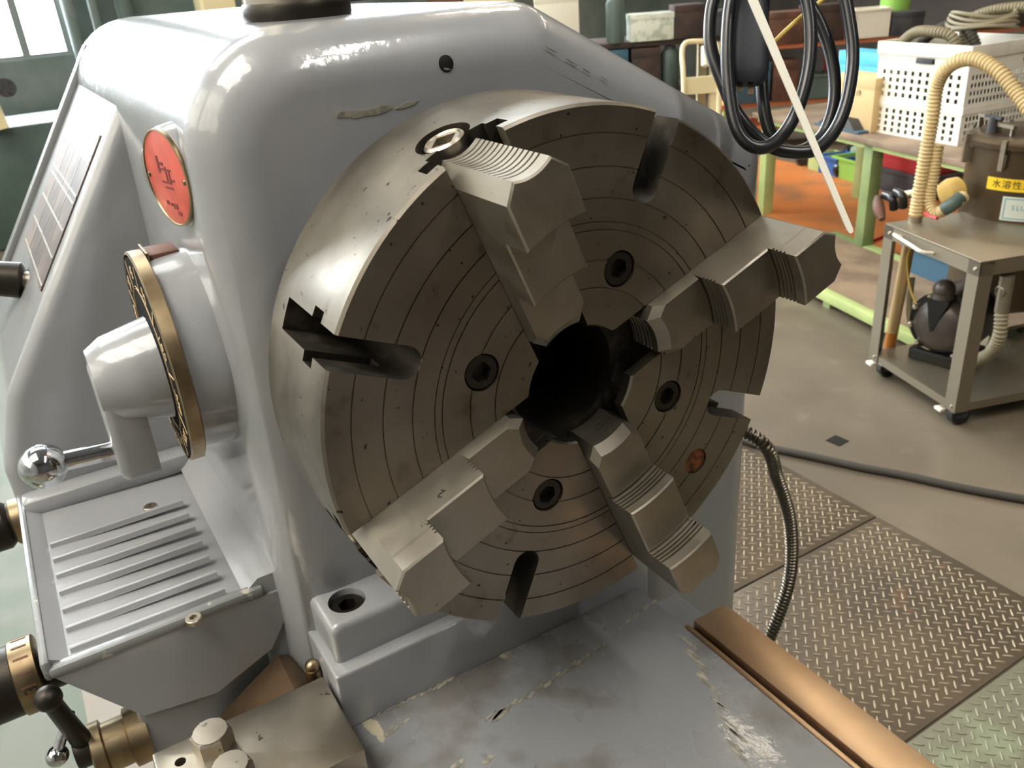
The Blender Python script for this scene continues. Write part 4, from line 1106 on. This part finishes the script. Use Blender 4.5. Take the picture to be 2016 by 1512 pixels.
# helpers for upright boxes placed by pixel on a vertical plane
def item(name, label, cat, u0, v0, u1, v1, k, mt, depth=.2, ex=te, zbase=None, parts=(), bev=.003, group=None, shape='box', hmax=9.0):
    a_ = at(u0, v1, k); b_ = at(u1, v1, k); t_ = at((u0 + u1) / 2, v0, k)
    mid = (a_ + b_) / 2; w = abs((b_ - a_).dot(RIGHT)) / max(.5, RIGHT.dot(ex)); zb = mid.z if zbase is None else zbase
    h = min(hmax, max(.01, t_.z - zb))
    en = V((-ex.y, ex.x, 0))
    fr = frame(V((mid.x, mid.y, zb)), ex, en, V((0, 0, 1)))
    t = thing(name, label, cat, V((mid.x, mid.y, zb)), group)
    bm = B()
    if shape == 'tray':
        th = .006
        box(bm, (-w / 2, 0, 0), (w / 2, depth, th), fr)
        for lo_, hi_ in (((-w / 2, 0, 0), (w / 2, th, h)), ((-w / 2, depth - th, 0), (w / 2, depth, h)), ((-w / 2, 0, 0), (-w / 2 + th, depth, h)), ((w / 2 - th, 0, 0), (w / 2, depth, h))): box(bm, lo_, hi_, fr)
        obj('bin_body', bm, mt, t, flat=True)
        bm = B(); box(bm, (-w / 2 - .008, -.008, h - .02), (w / 2 + .008, 0, h), fr, bev=.002); obj('bin_rim', bm, mt, t)
        bm = B(); box(bm, (-w / 2 - .008, 0, h - .02), (-w / 2, depth, h), fr, bev=.002); obj('bin_rim', bm, mt, t)
    elif shape == 'cyl':
        lathe(bm, [(w / 2 * .94, 0), (w / 2, h * .06), (w / 2, h * .84), (w / 2 * .7, h * .93)], Matrix.Translation((mid.x, mid.y, zb)) @ Matrix.Translation(en * (w / 2)), 24); obj('canister', bm, mt, t)
        bm = B(); lathe(bm, [(w / 2 * .6, h * .93), (w / 2 * .6, h), (w / 2 * .5, h * 1.01)], Matrix.Translation((mid.x, mid.y, zb)) @ Matrix.Translation(en * (w / 2)), 20); obj('lid', bm, 'grey_dk', t)
    else:
        box(bm, (-w / 2, 0, 0), (w / 2, depth, h), fr, bev=min(bev, h * .2, w * .2)); obj('box_body', bm, mt, t)
        bm = B(); box(bm, (-w / 2 - .002, -.002, h * .80), (w / 2 + .002, depth + .002, h + .003), fr, bev=.001); obj('box_lid', bm, mt, t)
    return t, fr, w, h

def tdepth(y):      # camera depth of a plane parallel to the table front, y metres behind it, at pixel u
    return lambda u, v: (V((TO.x, TO.y, 0)) + tn * y - CAM).dot(tn) / ray(u, v).dot(tn)
d_t = tdepth(.10)
# things on the table left of the crate
_, fr, w, h = item('card_box', 'tall manila card box marked 19 beside the white crate', 'box', 1646, 145, 1705, 240, d_t(1680, 200), 'manila', .14, zbase=TZ)
text('box_number', '19', .042, 'brown_dk', fr @ frame(V((w * .12, -.0025, h * .70)), V((1, 0, 0)), V((0, 0, 1)), V((0, -1, 0))), _)
item('card_box', 'cyan card box peeping out behind the manila box', 'box', 1660, 103, 1740, 150, tdepth(.36)(1700, 130), 'cyan', .14, zbase=TZ)
o = B(); fr2 = tf(TZ); box(o, (-.47, .0, .001), (-.10, .085, .012), fr2, bev=.002); bk = obj('blue_folder', o, 'blue_dk'); tag(bk, 'flat dark blue folder lying at the table edge by the crate', 'folder')
o = B(); rings(o, [[fr2 @ V(q) for q in ((-.45, .005, .0125), (-.14, .005, .0125), (-.14, .08, .0125), (-.45, .08, .0125))], [fr2 @ V(q) for q in ((-.40, .015, .05), (-.22, .015, .075), (-.19, .07, .06), (-.38, .07, .045))]])
gl = obj('work_glove', o, 'grey_dk'); tag(gl, 'crumpled dark glove lying on the blue folder', 'glove')

# low shelf trolley behind, with coloured bins
ST = thing('low_trolley', 'low brown board trolley on casters under the green table', 'trolley', V((-3.0, 4.45, FLOOR)))
stf = frame(V((-3.0, 4.50, 0)), te, tn, V((0, 0, 1)))
_k = (V((-3.0, 4.50, 0)) + tn * .06 - CAM).dot(tn) / ray(1666, 357).dot(tn)
ZSH = at(1666, 357, _k).z
bm = B(); box(bm, (-1.2, 0, ZSH - .05), (1.5, .62, ZSH), stf, bev=.004); obj('deck', bm, 'board', ST)
for x in (-1.0, -.55, 0.25, 1.3):
    for y in (.08, .5):
        bm = B(); p_ = stf @ V((x, y, FLOOR + .05)); cyl(bm, p_ - te * .018, p_ + te * .018, .05, seg=18, bev=.004); wv = obj('caster', bm, 'rubber', ST)
        bm = B(); box(bm, (x - .025, y - .03, FLOOR + .05), (x + .025, y + .03, ZSH - .051), stf); obj('caster_fork', bm, 'brown_dk', wv, flat=True)
def sdepth(y): return lambda u, v: (V((-3.0, 4.50, 0)) + tn * y - CAM).dot(tn) / ray(u, v).dot(tn)
d_s = sdepth(.06)
item('plastic_bin', 'lime green plastic bin on the low trolley', 'bin', 1643, 310, 1692, 358, d_s(1666, 340), 'lime', .30, zbase=ZSH, shape='tray')
item('plastic_bin', 'small blue plastic bin left of the lime green one', 'bin', 1614, 305, 1641, 342, d_s(1628, 325), 'blue', .22, zbase=ZSH, shape='tray')
item('plastic_bin', 'pale green plastic bin left of the small blue bin', 'bin', 1592, 302, 1612, 332, d_s(1602, 320), 'green', .22, zbase=ZSH, shape='tray')
_, fr, w, h = item('tool_case', 'black tool case on the low trolley under the red case', 'case', 1716, 332, 1800, 380, d_s(1750, 360), 'grey_dk', .34, zbase=ZSH)
zz = ZSH + h + .004
item('tool_case', 'red tool case stacked on the black case', 'case', 1716, 305, 1800, 332, d_s(1750, 320), 'redbox', .30, zbase=zz)
item('glass_jar', 'pale greenish jar standing behind the lime green bin', 'jar', 1664, 285, 1690, 320, sdepth(.40)(1676, 300), 'glass', .1, zbase=ZSH, shape='cyl')
item('dark_blue_crate', 'dark blue crate on the platform behind the cart posts', 'crate', 1786, 490, 1850, 535, (V((pf0.x, pf0.y, 0)) + tn * .52 - CAM).dot(tn) / ray(1815, 530).dot(tn), 'blue_dk', .2, zbase=-1.121, shape='tray')
bm = B(); tube(bm, catmull([onz(1690, 485, FLOOR + .008), onz(1740, 465, FLOOR + .008), onz(1800, 440, FLOOR + .008), onz(1850, 420, FLOOR + .008)], 6), .008, 8); o = obj('red_air_line', bm, 'redbox'); tag(o, 'red air line lying on the orange floor under the table', 'hose')

# ------------------------------------------------------------------ far benches with clutter
re_ = V((.517, .853, 0)).normalized(); rn_ = V((-re_.y, re_.x, 0))       # facing the camera
def bench(name, label, u0, u1, k, ztop, shelves, mt, leg, depth=.5):
    a_ = at(u0, 100, k); b_ = at(u1, 100, k); w = (b_ - a_).dot(re_)
    fr = frame(V((a_.x, a_.y, 0)), re_, rn_, V((0, 0, 1)))
    t = thing(name, label, 'bench', V((a_.x, a_.y, FLOOR)))
    for i, z in enumerate([ztop] + shelves):
        bm = B(); box(bm, (0, 0, z - .035), (w, depth, z), fr, bev=.003); obj('bench_top' if i == 0 else 'shelf', bm, mt, t)
    n_ = max(2, int(w / 1.1) + 1)
    for i in range(n_):
        x = .02 + (w - .1) * i / (n_ - 1)
        for y in (.012, depth - .072):
            bm = B(); box(bm, (x, y, FLOOR), (x + .06, y + .06, ztop - .036), fr); obj('leg', bm, leg, t, flat=True)
    return t
K1 = 5.6
zl = at(1300, 62, K1).z
bench('far_bench', 'long cluttered bench with brown shelves far behind the headstock', 780, 1425, K1, -.16, [-.48, -.85], 'brown_dk', 'cream')
def shelf_items(k, zb, rows, group, hmax=9.0):
    for nm, lab, cat, u0, u1, v0, mt, shp in rows:
        item(nm, lab, cat, u0, v0, u1, 100, k, mt, .22, ex=re_, zbase=zb, shape=shp, group=group, hmax=hmax)
# tall pieces standing on the far bench
shelf_items(K1 - .02, -.16, [
    ('enamel_cabinet', 'cream enamel cabinet at the left end of the far bench', 'cabinet', 922, 1018, -30, 'cream', 'box'),
    ('brown_case', 'brown upright case left of the cream cabinet', 'case', 852, 915, -30, 'brown', 'box'),
    ('white_carton', 'white carton high on the far bench above the chuck', 'carton', 1058, 1142, -20, 'white', 'box'),
    ('green_can', 'dull green canister on the far bench', 'canister', 1196, 1232, -12, 'teal', 'cyl'),
    ('film_package', 'package in clear film lying on the far bench', 'package', 1242, 1326, 26, 'film', 'box'),
    ('rusty_vice', 'rusty brown machine part right of the film package', 'machine part', 1328, 1388, 8, 'brown_dk', 'box'),
    ('dark_case', 'dark grey case at the right end of the far bench', 'case', 1392, 1440, 20, 'grey_dk', 'box'),
], 'things on the far bench')
shelf_items(K1 - .02, -.48, [
    ('blue_case', 'dull blue case on the shelf under the film package', 'case', 1180, 1236, 72, 'blue_dk', 'box'),
    ('brown_block', 'dark brown block on the shelf of the far bench', 'block', 1244, 1300, 78, 'brown_dk', 'box'),
    ('green_drum', 'dark green drum on the far bench shelf', 'drum', 1304, 1340, 80, 'teal_dark', 'cyl'),
], 'things on the far bench shelf', -.16 + .48 - .045)
# hand truck with cream handle and panel
ht = thing('hand_truck', 'cream tube-handled shelf cart in front of the far bench', 'hand truck', onz(1380, 400, FLOOR))
kh = 4.75
g = lambda u, v: at(u, v, kh)
bm = B(); tube(bm, catmull([V((g(1343, 300).x, g(1343, 300).y, FLOOR + .1)), g(1346, 190), g(1343, 110), g(1347, 88), g(1360, 82), g(1395, 82), g(1410, 88), g(1414, 110), g(1415, 190), V((g(1415, 300).x, g(1415, 300).y, FLOOR + .1))], 8), .014, 10); obj('tube_handle', bm, 'cream', ht)
a_ = g(1348, 188); b_ = g(1415, 188); hx = (b_ - a_); hx.z = 0; hw_ = hx.length; hx.normalize(); hn = V((-hx.y, hx.x, 0))
hf = frame(V((a_.x, a_.y, 0)), hx, hn, V((0, 0, 1)))
bm = B(); box(bm, (0, .02, a_.z), (hw_, .04, g(1380, 150).z), hf); obj('cream_panel', bm, 'cream', ht, flat=True)
bm = B(); box(bm, (-.02, .0, FLOOR + .13), (hw_ + .02, .6, FLOOR + .16), hf); obj('cart_deck', bm, 'cream', ht, flat=True)
for x in (.03, hw_ - .03):
    for y in (.08, .5):
        bm = B(); p_ = hf @ V((x, y, FLOOR + .06)); cyl(bm, p_ - hx * .015, p_ + hx * .015, .06, seg=18); obj('wheel', bm, 'rubber', ht)
bm = B(); cyl(bm, at(1388, 130, kh + .12), at(1388, 92, kh + .12), .022, seg=16); o = obj('white_tube', bm, 'white'); tag(o, 'short white tube standing behind the cream cart handle', 'tube')

# second rack behind the cables and the crate
K2 = 6.7
ZR0 = at(1650, 78, K2).z; ZR1 = at(1560, 205, K2).z
bench('side_rack', 'rack with brown and green shelves behind the hanging cable', 1425, 2150, K2, ZR0, [ZR1, -.98], 'terracotta', 'green', .5)
shelf_items(K2 - .02, ZR0, [
    ('rusty_crate', 'rusty brown crate on the rack behind the hanging plug', 'crate', 1510, 1580, 22, 'brown', 'box'),
    ('brown_carton', 'large brown carton on the rack behind the cable loops', 'carton', 1584, 1660, 8, 'brown_dk', 'box'),
    ('white_bin', 'bright white square bin on the rack above the cyan box', 'bin', 1682, 1746, 14, 'white', 'tray'),
    ('dark_case', 'black case on the rack right of the white bin', 'case', 1750, 1812, 22, 'grey_dk', 'box'),
    ('brown_board_box', 'dark brown box on the rack at the right edge', 'box', 1880, 2060, 26, 'brown_dk', 'box'),
], 'things on the side rack')
shelf_items(K2 + .24, ZR0, [('green_bag', 'green plastic sack on the rack behind the hoses', 'sack', 1735, 1790, -20, 'lime', 'cyl')], 'things on the side rack')
shelf_items(K2 - .02, ZR1, [
    ('blue_case', 'dull blue case on the rack shelf beneath the plug', 'case', 1440, 1520, 128, 'blue_dk', 'box'),
    ('brown_block', 'brown block on the rack shelf between the cable loops', 'block', 1526, 1576, 122, 'brown', 'box'),
    ('green_tray', 'green parts tray on the rack shelf behind the cable', 'tray', 1580, 1640, 150, 'teal', 'tray'),
    ('red_tin', 'red tin on the rack shelf left of the crate', 'tin', 1642, 1668, 110, 'redbox', 'box'),
], 'things on the rack shelf', ZR0 - ZR1 - .045)

# ------------------------------------------------------------------ left background machine
lm = thing('far_machine', 'dim green machine column far behind the headstock at left', 'machine', onz(120, 480, FLOOR))
lf = frame(V((-6.2, -.35, 0)), V((0, 1, 0)), V((-1, 0, 0)), V((0, 0, 1)))
bm = B(); box(bm, (-.9, 0, FLOOR), (1.9, .7, -.38), lf, bev=.02); obj('base', bm, 'teal_dark', lm)
bm = B(); box(bm, (-.75, .1, -.38), (-.1, .5, -.02), lf, bev=.02); obj('gear_case', bm, 'grey_dk', lm)
for x, z in ((-.35, -.3), (.12, -.15), (.95, -.25)):
    bm = B(); cyl(bm, lf @ V((x, .0, z)), lf @ V((x, -.12, z + .02)), .05, .06, 20); obj('handwheel', bm, 'chrome', lm)
bm = B(); cyl(bm, lf @ V((.02, -.05, -.38)), lf @ V((-.02, -.05, .07)), .05, seg=16); obj('cream_post', bm, 'cream', lm)
for i, (y, rr_) in enumerate(((.40, .05), (.58, .04), (.80, .06))):
    bm = B(); cyl(bm, (-7.45, y, FLOOR), (-7.45, y, ZC - .01), rr_, seg=16)
    for z in (-.6, .9, 2.4): cyl(bm, (-7.45, y, z), (-7.45, y, z + .06), rr_ + .015, seg=16)
    o = obj('wall_pipe', bm, 'teal'); tag(o, ('grey green wall pipe next to the bright window', 'thin grey green wall pipe, middle one of three', 'thick grey green wall pipe farthest from the bright window')[i], 'pipe', 'pipes on the back wall')
for i, (y, w, c) in enumerate(((1.35, .28, 'cream'), (1.75, .25, 'white'))):
    bm = B(); box(bm, (-7.45, y, FLOOR), (-7.2, y + w, .30 + .03 * i), bev=.01); o = obj('steel_locker', bm, c)
    bm = B(); box(bm, (-7.2, y + .02, FLOOR + .1), (-7.19, y + w - .02, .27)); obj('locker_door', bm, c, o, flat=True)
    tag(o, ('cream locker against the back wall left of the round post', 'white locker against the back wall next to the round post')[i], 'locker')
